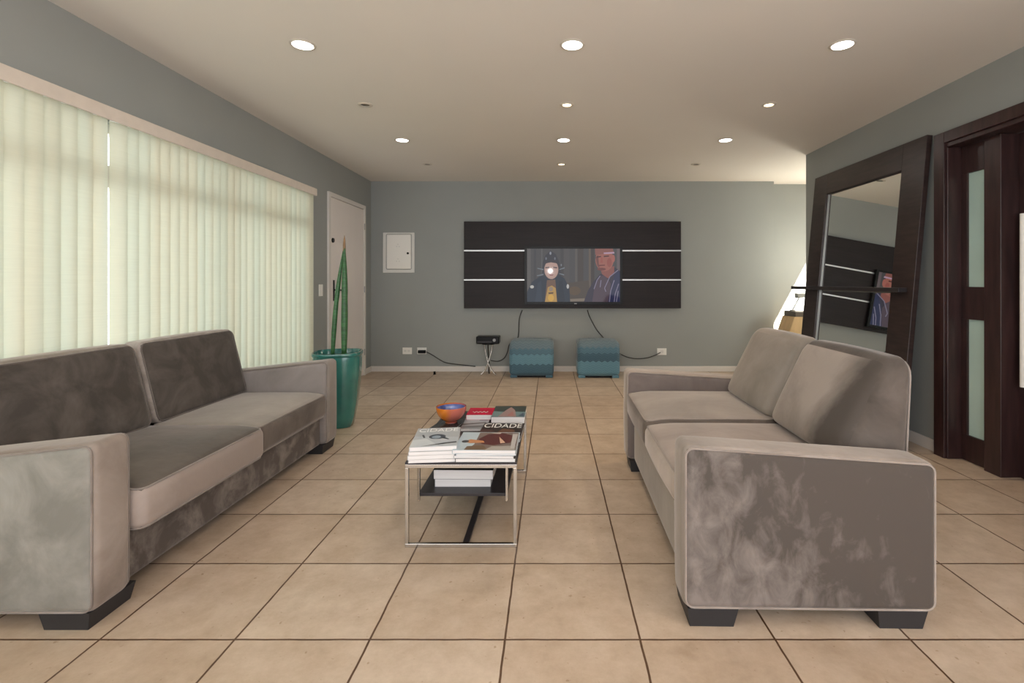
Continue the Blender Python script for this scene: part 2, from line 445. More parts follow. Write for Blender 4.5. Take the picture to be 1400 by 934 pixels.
# vertical blinds ---------------------------------------------------
def blind(y0, y1, label, n, ang, first_gap=0.0):
    t = thing('vertical_blind', label, 'blind', (LEFT + 0.045, y0, 0), 0, 'vertical blinds on the left window')
    bm = bmesh.new(); pitch = (y1 - y0) / n
    for i in range(n):
        yc = pitch * (i + 0.5); w = 0.0445 * pitch / 0.083; a = ang + random.uniform(-2.5, 2.5)
        ca, sa = math.cos(math.radians(a)), math.sin(math.radians(a))
        rows = []
        for z in (0.10, 0.6, 1.1, 1.6, 2.055):
            row = []
            for k in range(7):
                s = -1 + 2 * k / 6; bow = 0.005 * (1 - s * s)
                row.append(bm.verts.new((s * w * sa + bow * ca, yc + s * w * ca * 1.10 - bow * sa, z)))
            rows.append(row)
        for a_, b_ in zip(rows, rows[1:]):
            for k in range(6): bm.faces.new((a_[k], a_[k + 1], b_[k + 1], b_[k]))
    link('slats', bm, M['blind'], t, True)
    link('track', B(-0.015, 0.015, 0.0, y1 - y0 - 0.006, 2.057, 2.075), M['white_plastic'], t)
    bm = bmesh.new()
    tube(bm, [(0.02, pitch * 0.5 + (y1 - y0 - pitch) * k / 30, 0.125 - 0.01 * math.sin(PI * (k * n / 30 % 1))) for k in range(31)], 0.0012, 5)
    link('bottom_chain', bm, M['white_plastic'], t)
    return t
blind(-1.38, 2.640, 'pale vertical blind nearest the camera, behind the near half of the left sofa', 48, 14)
blind(2.687, 3.86, 'pale vertical blind in the middle, between the bright slit and the narrow slats', 15, 16)
blind(3.865, 4.93, 'pale vertical blind farthest along the left wall, next to the light switch', 13, 20)
bm = bmesh.new()
box(bm, 0.075, 0.087, -1.45, 4.955, 2.045, 2.115, 0.003); box(bm, 0.0, 0.0745, -1.45, 4.955, 2.103, 2.115); box(bm, 0.0, 0.0745, 4.943, 4.955, 2.045, 2.1025)
v = link('blind_valance', bm, M['beige_valance']); v.location = (LEFT, 0, 0)
tag(v, 'long beige valance along the top of the vertical blinds', 'valance')

# light switch
def plate(name, label, cat, loc, sx, sz, rz=0.0, holes=True, group=None):
    t = thing(name, label, cat, loc, rz, group)
    link('cover_plate', B(-sx / 2, sx / 2, -0.010, 0, -sz / 2, sz / 2, 0.003), M['white_plastic'], t)
    return t
t = plate('light_switch', 'white light switch between the blinds and the white door', 'switch', (LEFT, 5.21, 1.107), 0.08, 0.122, PI / 2)
link('rocker', B(-0.016, 0.016, -0.014, -0.0102, -0.03, 0.03, 0.002), M['white_plastic'], t)
for x, lab in ((-1.913, 'white wall socket left of the plugged socket, below the breaker panel'), (-1.718, 'white wall socket with black plug, near the breaker panel')):
    t = plate('wall_socket', lab, 'socket', (x, BACK, 0.276), 0.125, 0.088)
    bm = bmesh.new()
    for dx in (-0.026, 0.022): box(bm, dx - 0.016, dx + 0.016, -0.013, -0.0102, -0.014, 0.014, 0.002)
    link('socket_insert', bm, M['panel_white'], t)
t = plate('wall_socket', 'white wall socket right of the teal poufs, near the right sofa', 'socket', (1.48, BACK, 0.265), 0.125, 0.09)
link('socket_insert', B(-0.022, 0.022, -0.013, -0.0102, -0.018, 0.018, 0.002), M['panel_white'], t)

# breaker panel
t = thing('breaker_panel', 'white breaker panel with a small door on the grey back wall', 'electrical panel', (-2.025, BACK, 1.585))
link('panel_frame', B(-0.21, 0.21, -0.018, 0, -0.268, 0.268, 0.004), M['panel_white'], t)
dd = link('panel_door', B(-0.155, 0.165, -0.030, -0.0185, -0.215, 0.24, 0.006), M['white_plastic'], t)
bm = bmesh.new()
tube(bm, [(p[0] + 0.005, -0.0192, p[1] + 0.012) for p in rrect(0.168, 0.235, 0.02)], 0.0035, 6, True)
link('door_gasket', bm, M['grey_metal'], t)
bm = bmesh.new(); bmesh.ops.create_cone(bm, cap_ends=True, segments=16, radius1=0.014, radius2=0.014, depth=0.012, matrix=Matrix.Translation((0.128, -0.036, -0.01)) @ Matrix.Rotation(PI / 2, 4, 'X'))
link('latch', bm, M['black_plastic'], dd)
for z in (0.09, -0.105):
    bm = bmesh.new()
    for k in range(3):
        a = PI / 2 + 2 * PI * k / 3
        bmesh.ops.create_cone(bm, cap_ends=True, segments=10, radius1=0.008, radius2=0.008, depth=0.002, matrix=Matrix.Translation((-0.005 + 0.02 * math.cos(a), -0.031, z + 0.02 * math.sin(a))) @ Matrix.Rotation(PI / 2, 4, 'X'))
    link('knockout', bm, M['panel_white'], dd)

# white door on the left wall
d = struct(thing('door_1', 'white flush door on the left wall', 'door', (LEFT, 0, 0)))
DA, DB, DT = 5.365, 6.44, 2.17
bm = bmesh.new()
box(bm, 0, 0.022, DA, DA + 0.05, 0, DT, 0.003); box(bm, 0, 0.022, DB - 0.05, DB, 0, DT, 0.003); box(bm, 0, 0.022, DA + 0.05, DB - 0.05, DT - 0.05, DT, 0.003)
link('door_frame', bm, M['white_paint'], d)
leafm = mat('door_paint', rgb(230, 223, 218), 0.4, var=0.02, scale=3)
lf = link('door_leaf', B(0.001, 0.012, DA + 0.054, DB - 0.054, 0.006, DT - 0.054, 0.002), leafm, d)
bm = bmesh.new()
box(bm, 0.012, 0.018, 5.485, 5.52, 0.985, 1.215, 0.004)
hp = link('handle_plate', bm, M['black_plastic'], lf)
bm = bmesh.new()
tube(bm, smooth_path([(0.018, 5.503, 1.105), (0.05, 5.503, 1.105), (0.062, 5.52, 1.105), (0.062, 5.63, 1.10)], 5), 0.010, 8)
link('lever_handle', bm, M['black_plastic'], hp)
bm = bmesh.new(); bmesh.ops.create_cone(bm, cap_ends=True, segments=20, radius1=0.027, radius2=0.024, depth=0.014, matrix=Matrix.Translation((0.019, 5.475, 1.65)) @ Matrix.Rotation(PI / 2, 4, 'Y'))
link('deadbolt', bm, M['black_plastic'], lf, True, 0.6)
bm = bmesh.new()
for z in (0.3, 1.1, 1.9): tube(bm, [(0.024, DB - 0.052, z - 0.04), (0.024, DB - 0.052, z + 0.04)], 0.006, 8)
link('hinges', bm, M['grey_metal'], lf)

# dark wooden door set on the right wall
d = struct(thing('door_2', 'dark wooden door with frosted side light on the right wall', 'door', (0, 0, 0)))
bm = bmesh.new()
box(bm, 2.672, 2.90, 3.37, DY1 - 0.001, 0, DZ1 - 0.075, 0.004)          # jamb
box(bm, 2.672, 2.90, DY0 + 0.001, DY1 - 0.001, DZ1 - 0.0745, DZ1 - 0.001, 0.004)  # head
box(bm, 2.655, 2.6995, DY1 - 0.06, DY1 + 0.03, 0, DZ1 + 0.03, 0.003)          # casing
box(bm, 2.655, 2.6995, DY0, DY1 - 0.0605, DZ1 - 0.045, DZ1 + 0.03, 0.003)
link('door_frame', bm, M['door_wood'], d)
# side light: stiles and rails round two panes
SL0, SL1, SX0, SX1 = 3.165, 3.369, 2.765, 2.805
bm = bmesh.new()
def zat(py, Y): return H - (py - VY) * Y / F
g1t, g1b, g2t, g2b = 1.915, 1.16, 0.945, 0.175
box(bm, SX0, SX1, SL0, SL1, 0.004, g2b, 0.002); box(bm, SX0, SX1, SL0, SL1, g2t, g1b, 0.002); box(bm, SX0, SX1, SL0, SL1, g1t, DZ1 - 0.078, 0.002)
box(bm, SX0, SX1, 3.325, SL1, g2b, g2t); box(bm, SX0, SX1, 3.325, SL1, g1b, g1t)
sl = link('side_light', bm, M['door_wood'], d)
for a, b in ((g2b, g2t), (g1b, g1t)):
    link('frosted_pane', B(SX0 + 0.014, SX1 - 0.014, 3.168, 3.3245, a + 0.0005, b - 0.0005), M['frosted'], sl)
link('post', B(2.738, 2.885, 3.045, 3.164, 0.0, DZ1 - 0.078, 0.004), M['door_wood'], d)
lf = link('door_leaf', B(2.85, 2.892, DY0 + 0.002, 3.0445, 0.004, DZ1 - 0.078, 0.003), M['door_wood'], d)
bm = bmesh.new()
tube(bm, [(2.815, 2.981, 0.565), (2.815, 2.981, 1.60)], 0.016, 14)
for z in (0.7, 1.46): tube(bm, [(2.815, 2.981, z), (2.851, 2.981, z)], 0.009, 8)
link('pull_handle', bm, M['white_plastic'], lf, True, 0.7)

# ------------------------------------------------------------------ recessed ceiling lights
LX = (-1.403, 0.122, 1.650)
LEDY, SPOTY = (2.83, 4.725), (3.785, 5.69)
def downlight(x, y, kind, label):
    t = thing('ceiling_downlight', label, 'downlight', (x, y, CEIL), 0, 'recessed lights in the ceiling')
    bm = bmesh.new()
    if kind == 'led':
        lathe(bm, [(0.066, 0.0), (0.070, -0.004), (0.066, -0.008), (0.057, -0.008), (0.055, -0.003), (0.055, 0.0)], 32, False)
        link('trim_ring', bm, M['ring'], t, True, 0.8)
        link('diffuser', disc(bmesh.new(), 0, 0, -0.0035, 0.0545, 32, 0.005), M['led'], t)
    else:
        lathe(bm, [(0.052, 0.0), (0.055, -0.004), (0.050, -0.008), (0.036, -0.009), (0.031, -0.002), (0.031, 0.0)], 32, False)
        link('trim_ring', bm, M['ring'], t, True, 0.8)
        link('bulb', disc(bmesh.new(), 0, 0, -0.003, 0.030, 24, 0.005), M['halogen'] if kind == 'on' else M['dead_bulb'], t)
    return t
def lamp(x, y, power, col, r, spread, z=CEIL - 0.014):
    L = bpy.data.lights.new('downlight_glow', 'AREA'); L.shape = 'DISK'; L.size = r * 2; L.energy = power; L.color = col; L.spread = math.radians(spread)
    o = bpy.data.objects.new('downlight_glow', L); C.objects.link(o); o.location = (x, y, z)
    return o
LED_W, HAL_W = 2.2, 3.5
rows = [(2.83, 'led', 'nearest the camera'), (4.725, 'led', 'in the second bright row'), (3.785, 'small', 'in the nearer row of small spots'), (5.69, 'small', 'in the small row by the TV wall')]
cols = ['on the blinds side', 'in the middle', 'on the mirror side']
for y, k, where in rows:
    for i, x in enumerate(LX):
        if k == 'led':
            downlight(x, y, 'led', f'round bright white ceiling light {where}, {cols[i]}')
            lamp(x, y, LED_W, (1.0, 0.965, 0.92), 0.05, 170)
        else:
            on = (y < 5 and i > 0) or (y > 5 and i == 1)
            downlight(x, y, 'on' if on else 'off', f'small {"lit warm" if on else "unlit"} ceiling spot {where}, {cols[i]}')
            if on: lamp(x, y, HAL_W, (1.0, 0.70, 0.40), 0.028, 100)
# the same grid goes on over and behind the camera
for y in (0.93, -0.97):
    for i, x in enumerate(LX):
        downlight(x, y, 'led', f'round bright white ceiling light {"above" if y > 0 else "behind"} the camera, {cols[i]}')
        lamp(x, y, LED_W, (1.0, 0.965, 0.92), 0.05, 170)

# ------------------------------------------------------------------ sofas
def sofa(P):
    s = P['s']
    t = thing(P['name'], P['label'], 'sofa', (P['x'], P['y'], 0), P.get('rz', 0.0))
    D, L, T = P['D'], P['L'], P['T']
    def W(u, v, z): return (s * u, v, z)
    def part(name, c, size, r, mt, puff=(0, 0, 0), fn=None, n=10, k=4, parent=t, side=None):
        def f(x, y, z):
            u, v, zz = c[0] + x, c[1] + y, c[2] + z
            if fn: u, v, zz = fn(u, v, zz)
            return W(u, v, zz)
        return link(name, rbox(*size, r, n, k, puff, f, side), mt, parent, True)
    def pipe(c, size, r, axis, sgn, mt, parent, fn=None, rad=0.0040, rc=None):
        """piping round the edge of one face of a block"""
        j, l = (axis + 1) % 3, (axis + 2) % 3
        inset = r * 0.25
        hh = [q / 2 - inset for q in size]
        loop = rrect(hh[j], hh[l], rc or r * 0.9, 4, 14)
        pts = []
        for a, b in loop:
            p = [0, 0, 0]; p[axis] = sgn * (size[axis] / 2 - inset); p[j] = a; p[l] = b
            u, v, z = (c[i] + p[i] for i in range(3))
            if fn: u, v, z = fn(u, v, z)
            pts.append(W(u, v, z))
        link('piping', tube(bmesh.new(), pts, rad, 6, True), mt, parent, True)
    zb, za = P['zb'], P['za']
    def armfn(u, v, z): return u, v, z - P['drop'] * (u / D) * max(0, (z - zb)) / (za - zb)
    # arms
    for idx, v0 in ((0, 0.0), (1, L - T)):
        c = (D / 2, v0 + T / 2, (za + zb) / 2); size = (D, T, za - zb)
        a = part('arm', c, size, 0.032, P['m_arm'][idx], (0.008, 0.006, 0.004), armfn, side=lambda i, g: 1 if i == 1 else 0)
        for sg in (-1, 1): pipe(c, size, 0.032, 1, sg, P['m_pipe'], a, armfn)
    # base and back frame
    c = (0.045 + (D - 0.065) / 2, L / 2, (zb + P['zs']) / 2)
    part('base', c, (D - 0.065, L - 2 * T - 0.004, P['zs'] - zb - 0.004), 0.02, P['m_base'])
    c = ((P['bk0'] + D) / 2, L / 2, (P['zs'] + P['zfr']) / 2 + 0.002)
    part('back_frame', (P['bk0'] + 0.5 * (D - P['bk0']) + 0.004, L / 2, (P['zs'] + P['zfr']) / 2 + 0.002), (max(0.03, D - P['bk0'] - 0.012), L - 2 * T - 0.006, P['zfr'] - P['zs'] - 0.004), 0.012, P['m_base'])
    # seat cushions
    half = (L - 2 * T) / 2
    for idx in (0, 1):
        v0 = T + idx * half
        ln = half - 0.004
        u0 = P['su0'][idx]; u1 = P['su1']
        c = ((u0 + u1) / 2, v0 + half / 2, (P['zs'] + P['zt'][idx]) / 2 + 0.001)
        size = (u1 - u0, ln, P['zt'][idx] - P['zs'] - 0.002)
        def sag(u, v, z, u0=u0, v0=v0):
            k = max(0.0, 1 - ((u - u0) / 0.10) ** 2) if u < u0 + 0.10 else 0.0
            return u, v, z - 0.012 * k * max(0.2, min(1.0, 0.6 + 5 * (z - c[2])))
        q = part('seat_cushion', c, size, 0.038, P['m_seat'][idx], (0.012, 0.003, 0.016), sag, 12, side=lambda i, g: 0 if i == 2 else 1)
        pipe(c, size, 0.038, 2, 1, P['m_pipe'], q, sag); pipe(c, size, 0.038, 2, -1, P['m_pipe'], q, sag)
    # back cushions
    z0, z1 = P['bz']
    for idx in (0, 1):
        g0, g1 = P['bv'][idx]
        hgt = z1 - z0
        th = 0.2
        c = (0, (g0 + g1) / 2, (z0 + z1) / 2); size = (th, g1 - g0, hgt)
        def bf(u, v, z):
            k = (z - z0) / hgt; sN = u / th + 0.5
            fr = P['bf'][0] + (P['bf'][1] - P['bf'][0]) * k; bb = P['bb'][0] + (P['bb'][1] - P['bb'][0]) * k
            return fr + (bb - fr) * sN, v, z
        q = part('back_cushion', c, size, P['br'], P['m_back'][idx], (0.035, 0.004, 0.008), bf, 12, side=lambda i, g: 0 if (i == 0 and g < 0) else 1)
        if P['fpipe']: pipe(c, size, P['br'], 0, -1, P['m_pback'], q, bf)
        pipe(c, size, P['br'], 0, 1, P['m_pback'], q, bf)
    # feet
    for (u0, u1) in ((0.015, 0.19), (D - 0.20, D - 0.03)):
        for (v0, v1) in ((0.008, 0.20), (L - 0.20, L - 0.008)):
            bm = bmesh.new(); i = 0.016
            top = [(u0, v0), (u1, v0), (u1, v1), (u0, v1)]; bot = [(u0 + i * 0.5, v0 + 0.004), (u1 - i, v0 + 0.004), (u1 - i, v1 - i), (u0 + i * 0.5, v1 - i)]
            a = [bm.verts.new(W(*p, zb + 0.004)) for p in top]; b = [bm.verts.new(W(*p, 0)) for p in bot]
            bm.faces.new(a); bm.faces.new(b)
            for k in range(4): bm.faces.new((a[k], a[(k + 1) % 4], b[(k + 1) % 4], b[k]))
            link('foot', bm, M['foot'], t)
    return t

def vel(name, d, l, seed, **k): return velvet(name, rgb(*d), rgb(*l), seed, **k)
sofa(dict(name='sofa', s=-1, x=-1.56, y=1.70, L=1.96, D=0.765, T=0.165, zb=0.055, za=0.64, zs=0.255, zt=(0.432, 0.428), drop=0.085,
     label='brown grey velvet sofa along the window blinds with dark brushed back cushions', su0=(-0.035, 0.0), su1=0.60, bk0=0.69, zfr=0.62,
     bf=(0.545, 0.655), bb=(0.685, 0.762), bz=(0.425, 0.865), bv=((0.17, 0.962), (0.990, 1.79)), br=0.04, fpipe=True,
     m_arm=((vel('velvet_band', (122, 110, 101), (152, 140, 131), 1, scale=4), vel('velvet_end_pale', (118, 115, 108), (146, 142, 135), 21, scale=5)),
            (vel('velvet_band_far', (130, 122, 116), (150, 142, 136), 2), vel('velvet_end_far', (124, 117, 113), (148, 140, 136), 22))),
     m_base=vel('velvet_base', (80, 72, 67), (134, 124, 117), 3, lo=0.45, hi=0.72, scale=7),
     m_seat=((vel('velvet_seat_dark', (76, 70, 63), (100, 91, 83), 4), vel('velvet_boxing_rose', (142, 129, 121), (162, 149, 141), 24, grad=(0, -2.2, 0, 0.62, -0.6, 0))),
             (vel('velvet_seat_pale', (142, 135, 127), (160, 152, 144), 5), vel('velvet_boxing_dark', (80, 72, 66), (112, 102, 95), 25))),
     m_back=((vel('velvet_back_dark', (72, 66, 61), (106, 98, 92), 6, lo=0.4, hi=0.75, scale=5), vel('velvet_back_boxing', (128, 119, 108), (150, 140, 131), 26, scale=9)),
             (vel('velvet_back_darker', (72, 66, 61), (104, 96, 90), 7, lo=0.4, hi=0.75, scale=5), vel('velvet_back_boxing_far', (134, 125, 117), (164, 154, 147), 27, scale=9))),
     m_pipe=vel('velvet_piping', (112, 103, 96), (150, 140, 133), 8), m_pback=vel('velvet_piping_dark', (88, 80, 75), (120, 111, 105), 9)))
sofa(dict(name='sofa', s=1, x=0.458, y=1.72, L=1.62, D=0.865, T=0.155, zb=0.06, za=0.626, zs=0.352, zt=(0.488, 0.505), drop=0.055, rz=math.radians(-1.0),
     label='taupe velvet sofa in front of the leaning mirror, with a brushed dark end panel', su0=(0.0, 0.0), su1=0.68, bk0=0.815, zfr=0.49,
     bf=(0.60, 0.795), bb=(0.900, 0.905), bz=(0.487, 0.905), bv=((0.165, 0.806), (0.812, 1.455)), br=0.062, fpipe=False,
     m_arm=((vel('velvet_band_taupe', (138, 128, 119), (164, 153, 144), 11, scale=4, grad=(0, 0, 2.5, -1.45, -0.5, 0)), vel('velvet_end_panel', (80, 73, 68), (126, 117, 112), 31, lo=0.44, hi=0.80, scale=11, stretch=(1.2, 1, 0.8), grad=(-0.5, 0, -0.4, 0.31, -0.2, 0.26))),
            (vel('velvet_band_taupe_far', (150, 140, 132), (168, 157, 148), 12), vel('velvet_arm_inner', (108, 98, 94), (134, 123, 118), 32))),
     m_base=vel('velvet_front_pale', (138, 130, 118), (158, 149, 137), 13),
     m_seat=((vel('velvet_seat_rose', (148, 136, 128), (170, 157, 149), 14), vel('velvet_boxing_taupe', (158, 146, 136), (178, 164, 154), 34)),
             (vel('velvet_seat_taupe', (140, 131, 123), (160, 150, 142), 15), vel('velvet_boxing_brown', (92, 82, 74), (116, 105, 97), 35))),
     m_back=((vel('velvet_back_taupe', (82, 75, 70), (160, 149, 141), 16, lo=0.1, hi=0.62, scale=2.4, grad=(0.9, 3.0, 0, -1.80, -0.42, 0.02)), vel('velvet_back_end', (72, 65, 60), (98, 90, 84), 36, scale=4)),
             (vel('velvet_back_grey', (124, 117, 109), (148, 139, 131), 17), vel('velvet_back_top', (134, 126, 117), (156, 146, 137), 37))),
     m_pipe=vel('velvet_piping_taupe', (132, 121, 113), (164, 153, 145), 18), m_pback=vel('velvet_piping_grey', (128, 118, 110), (150, 140, 132), 19)))

# ------------------------------------------------------------------ coffee table
TX0, TX1, TY0, TY1, TZ = -0.655, -0.152, 2.245, 3.140, 0.372
ct = thing('coffee_table', 'low coffee table with thin steel frame and black top between the sofas', 'table', ((TX0 + TX1) / 2, (TY0 + TY1) / 2, 0))
ox, oy = -(TX0 + TX1) / 2, -(TY0 + TY1) / 2
def TB(bm, x0, x1, y0, y1, z0, z1, bev=0.0015): return box(bm, x0 + ox, x1 + ox, y0 + oy, y1 + oy, z0, z1, bev)
w = 0.016
for y in (TY0, TY1 - w):
    bm = bmesh.new()
    TB(bm, TX0, TX0 + w, y, y + w, w, TZ - w - 0.0); TB(bm, TX1 - w, TX1, y, y + w, w, TZ - w)
    TB(bm, TX0, TX1, y, y + w, 0, w); TB(bm, TX0, TX1, y, y + w, TZ - w, TZ)
    link('end_frame', bm, M['chrome'], ct)
for x in (TX0, TX1 - w): link('side_rail', TB(bmesh.new(), x, x + w, TY0 + w, TY1 - w, TZ - w, TZ), M['chrome'], ct)
link('floor_bar', TB(bmesh.new(), -0.399, -0.371, TY0 + w, TY1 - w, 0.001, 0.013), M['black_matte'], ct)
link('tabletop', TB(bmesh.new(), TX0, TX1, TY0, TY1, TZ + 0.0002, TZ + 0.010), M['black_matte'], ct)
TOP = TZ + 0.0105
sh = link('lower_shelf', TB(bmesh.new(), -0.628, -0.205, 2.372, 3.02, 0.176, 0.190), M['black_matte'], ct)
for x in (-0.628, -0.213):
    for y in (2.352, 3.022):
        link('shelf_hanger', TB(bmesh.new(), x, x + 0.011, y, y + 0.019, 0.160, TZ - 0.002), M['chrome'], ct)

# ------------------------------------------------------------------ magazines and books
def cov(name, c, rough=0.25): return mat(name, rgb(*c), rough, var=0.08, scale=12)
def magazine(label, cx, cy, z, w, l, h, rz, cover, group, name='magazine', detail=True, pages=None):
    """lies flat; local x = width, local y = length; pages recessed between two covers"""
    t = thing(name, label, 'book' if name == 'book' else 'magazine', (cx, cy, z), rz, group)
    link('pages', B(-w / 2 + 0.002, w / 2 - 0.002, -l / 2 + 0.0015, l / 2 - 0.0015, 0.0008, h - 0.0014), pages or M['paper'], t)
    bm = bmesh.new()
    box(bm, -w / 2, w / 2, -l / 2, l / 2, 0.0, 0.0007); box(bm, -w / 2, w / 2, -l / 2, l / 2, h - 0.0013, h - 0.0005)
    box(bm, -w / 2, -w / 2 + 0.001, -l / 2, l / 2, 0.0007, h - 0.0013)
    c = link('cover', bm, cover, t)
    return t, c
PT = 0.0003
def picture(parent, w, l, h, polys):
    out = []
    for k, (pts, col) in enumerate(polys):
        out.append(([(-w / 2 + a * w, -l / 2 + b * l, h - 0.0005 + PT + 0.00004 * k) for a, b in pts], rgb(*col)))
    return paint_mesh('cover_picture', out, None, parent)
def ell(cx, cy, rx, ry, n=20): return [(cx + rx * math.cos(2 * PI * k / n), cy + ry * math.sin(2 * PI * k / n)) for k in range(n)]
def letters(parent, body, x, y, width, h, col, stretch=1.0):
    bm = text_bm(body, width)
    for v in bm.verts: v.co = Vector((v.co.x + x, v.co.y * stretch + y, v.co.z + h - 0.0005 + PT + 0.0006))
    return link('masthead', bm, mat('masthead_ink', rgb(*col), 0.4), parent)
C_SILVER = cov('silver_cover', (196, 200, 204)); C_BLUE = cov('pale_blue_cover', (186, 202, 212)); C_BLACK = cov('black_cover', (44, 36, 32))
C_RED = cov('red_cover', (188, 28, 62)); C_GREY = cov('grey_cover', (138, 140, 144)); C_DARK = cov('dark_cover', (58, 60, 60)); C_WHITE = cov('white_cover', (214, 212, 212))
# left pile
hts = (0.014, 0.019, 0.016, 0.0185); z = TOP
names = ('lowest white magazine of the left pile on the coffee table', 'second magazine from the bottom of the left coffee table pile', 'third magazine from the bottom of the left coffee table pile')
for i in range(3):
    magazine(names[i], -0.549 + (0.003, -0.003, 0.002)[i], 2.383, z, 0.208, 0.285, hts[i], math.radians((5.5, 6.5, 6)[i]), C_WHITE, 'magazines in the left pile'); z += hts[i] + 0.0004
w_, l_, h_ = 0.210, 0.290, 0.020
t, c = magazine('silver magazine with white CIDADE masthead on top of the left pile', -0.546, 2.392, z, w_, l_, h_, math.radians(7), C_SILVER, 'magazines in the left pile')
picture(c, w_, l_, h_, [([(0, 0), (1, 0), (1, 1), (0, 1)], (186, 192, 198)), ([(0, 0.55), (1, 0.45), (1, 1), (0, 1)], (176, 180, 184)), ([(0, 0.0), (0.6, 0.05), (0.3, 0.4), (0, 0.35)], (206, 212, 216)),
    ([(0.22, 0.02), (0.98, 0.16), (0.97, 0.22), (0.7, 0.17)], (40, 42, 46)),
    (ell(0.52, 0.50, 0.19, 0.13), (70, 78, 90)), (ell(0.50, 0.48, 0.10, 0.08), (150, 164, 176)), ([(0.62, 0.42), (0.78, 0.33), (0.80, 0.36), (0.66, 0.48)], (60, 68, 78)), ([(0.16, 0.60), (0.22, 0.44), (0.26, 0.46), (0.2, 0.62)], (70, 76, 86))])
letters(c, 'CIDADE', -w_ / 2 + 0.012, l_ / 2 - 0.066, 0.188, h_, (240, 240, 240), 1.35)
# right front pile
z = TOP
hb = (0.017, 0.011, 0.009)
for i, lab in enumerate(('lowest magazine of the front right pile on the coffee table', 'second magazine from the bottom of the front right pile', 'third magazine from the bottom of the front right pile')):
    magazine(lab, -0.296 + (0.002, -0.003, 0.003)[i], 2.376, z, 0.270, 0.262, hb[i], math.radians((0, -1.2, 0.8)[i]), (C_DARK, C_WHITE, C_BLUE)[i], 'magazines in the front right pile'); z += hb[i] + 0.0004
w_, l_, h_ = 0.285, 0.268, 0.017
t, c = magazine('pale blue magazine with maroon picture on top of the front right pile', -0.298, 2.376, z, w_, l_, h_, math.radians(-1), C_BLUE, 'magazines in the front right pile')
picture(c, w_, l_, h_, [([(0, 0), (1, 0), (1, 1), (0, 1)], (190, 205, 214)), ([(0.30, 0.98), (0.98, 0.98), (1, 0.02), (0.22, 0.02), (0.30, 0.30)], (128, 112, 104)),
    ([(0.18, 0.02), (0.55, 0.05), (0.45, 0.26), (0.2, 0.20)], (120, 96, 74)), ([(0.5, 0.0), (0.98, 0.0), (0.98, 0.25), (0.6, 0.2)], (176, 168, 160)),
    ([(0.33, 0.60), (0.45, 0.88), (0.70, 0.96), (0.90, 0.80), (0.88, 0.40), (0.62, 0.26), (0.42, 0.32)], (96, 50, 48)), ([(0.10, 0.46), (0.20, 0.58), (0.42, 0.50), (0.46, 0.40), (0.22, 0.36)], (202, 142, 100)),
    (ell(0.13, 0.46, 0.06, 0.07), (70, 70, 76)), ([(0.66, 0.74), (0.80, 0.40), (0.72, 0.36)], (216, 176, 150)), ([(0.88, 0.9), (0.97, 0.9), (0.97, 0.1), (0.91, 0.1)], (196, 190, 186)), ([(0.5, 0.93), (0.68, 0.98), (0.66, 0.90)], (210, 196, 184))])
# dark magazine peeking out behind it
w_, l_, h_ = 0.225, 0.275, 0.020
t, c = magazine('dark brown magazine with white CIDADE masthead behind the front right pile', -0.262, 2.663, TOP, w_, l_, h_, math.radians(-2), C_BLACK, 'flat magazines on the coffee table')
picture(c, w_, l_, h_, [([(0, 0), (1, 0), (1, 1), (0, 1)], (48, 38, 34)), ([(0.3, 0.0), (0.9, 0.0), (0.8, 0.55), (0.5, 0.60)], (112, 78, 58)), ([(0, 0), (0.3, 0), (0.34, 0.5), (0, 0.6)], (78, 52, 46))])
letters(c, 'CIDADE', -w_ / 2 + 0.008, l_ / 2 - 0.090, 0.205, h_, (235, 235, 232), 1.9)
# far right thick book
w_, l_, h_ = 0.192, 0.250, 0.039
t, c = magazine('thick white paged book with teal and pink cover at the far right table corner', -0.246, 2.982, TOP, w_, l_, h_, 0, C_DARK, 'flat magazines on the coffee table', 'book')
picture(c, w_, l_, h_, [([(0, 0), (1, 0), (1, 1), (0, 1)], (62, 72, 70)), ([(0, 0.0), (1, 0.0), (1, 0.45), (0, 0.5)], (112, 138, 140)), ([(0.2, 0.02), (0.75, 0.02), (0.66, 0.62), (0.52, 0.9), (0.38, 0.6)], (160, 134, 132)), ([(0.45, 0.1), (0.68, 0.1), (0.6, 0.5)], (172, 118, 112)), ([(0.8, 0.1), (0.98, 0.05), (0.95, 0.4)], (70, 84, 104))])
# middle: grey magazines with red on top
w_, l_, h_ = 0.142, 0.335, 0.012
t, c = magazine('grey magazine in the middle of the table under the red magazine', -0.425, 2.862, TOP, w_, l_ - 0.04, h_, math.radians(2), C_GREY, 'flat magazines on the coffee table')
picture(c, w_, l_ - 0.04, h_, [([(0, 0), (1, 0), (1, 1), (0, 1)], (150, 152, 156)), ([(0, 0.25), (0.9, 0.38), (0.9, 0.46), (0, 0.36)], (70, 60, 60)), ([(0, 0.05), (1, 0.1), (1, 0.26), (0, 0.2)], (108, 108, 110)), ([(0.1, 0.5), (0.95, 0.5), (0.9, 0.7), (0.15, 0.68)], (126, 132, 140)), ([(0.1, 0.56), (0.6, 0.56), (0.6, 0.6), (0.1, 0.6)], (190, 192, 196))])
w_, l_, h_ = 0.150, 0.165, 0.029
t, c = magazine('red topped magazine at the far end of the table beside the glass bowl', -0.415, 2.975, TOP + 0.0125, w_, l_, h_, 0, C_RED, 'flat magazines on the coffee table')
bm = bmesh.new()
tube(bm, smooth_path([(-0.045 + 0.011 * k, -0.02 + 0.009 * ((-1) ** k), h_ + 0.0004) for k in range(9)], 4), 0.0014, 5)
link('script_lettering', bm, C_WHITE, c)
# under the bowl
magazine('thin dark magazine under the glass bowl', -0.578, 2.84, TOP, 0.140, 0.24, 0.006, math.radians(-12), C_DARK, 'flat magazines on the coffee table')
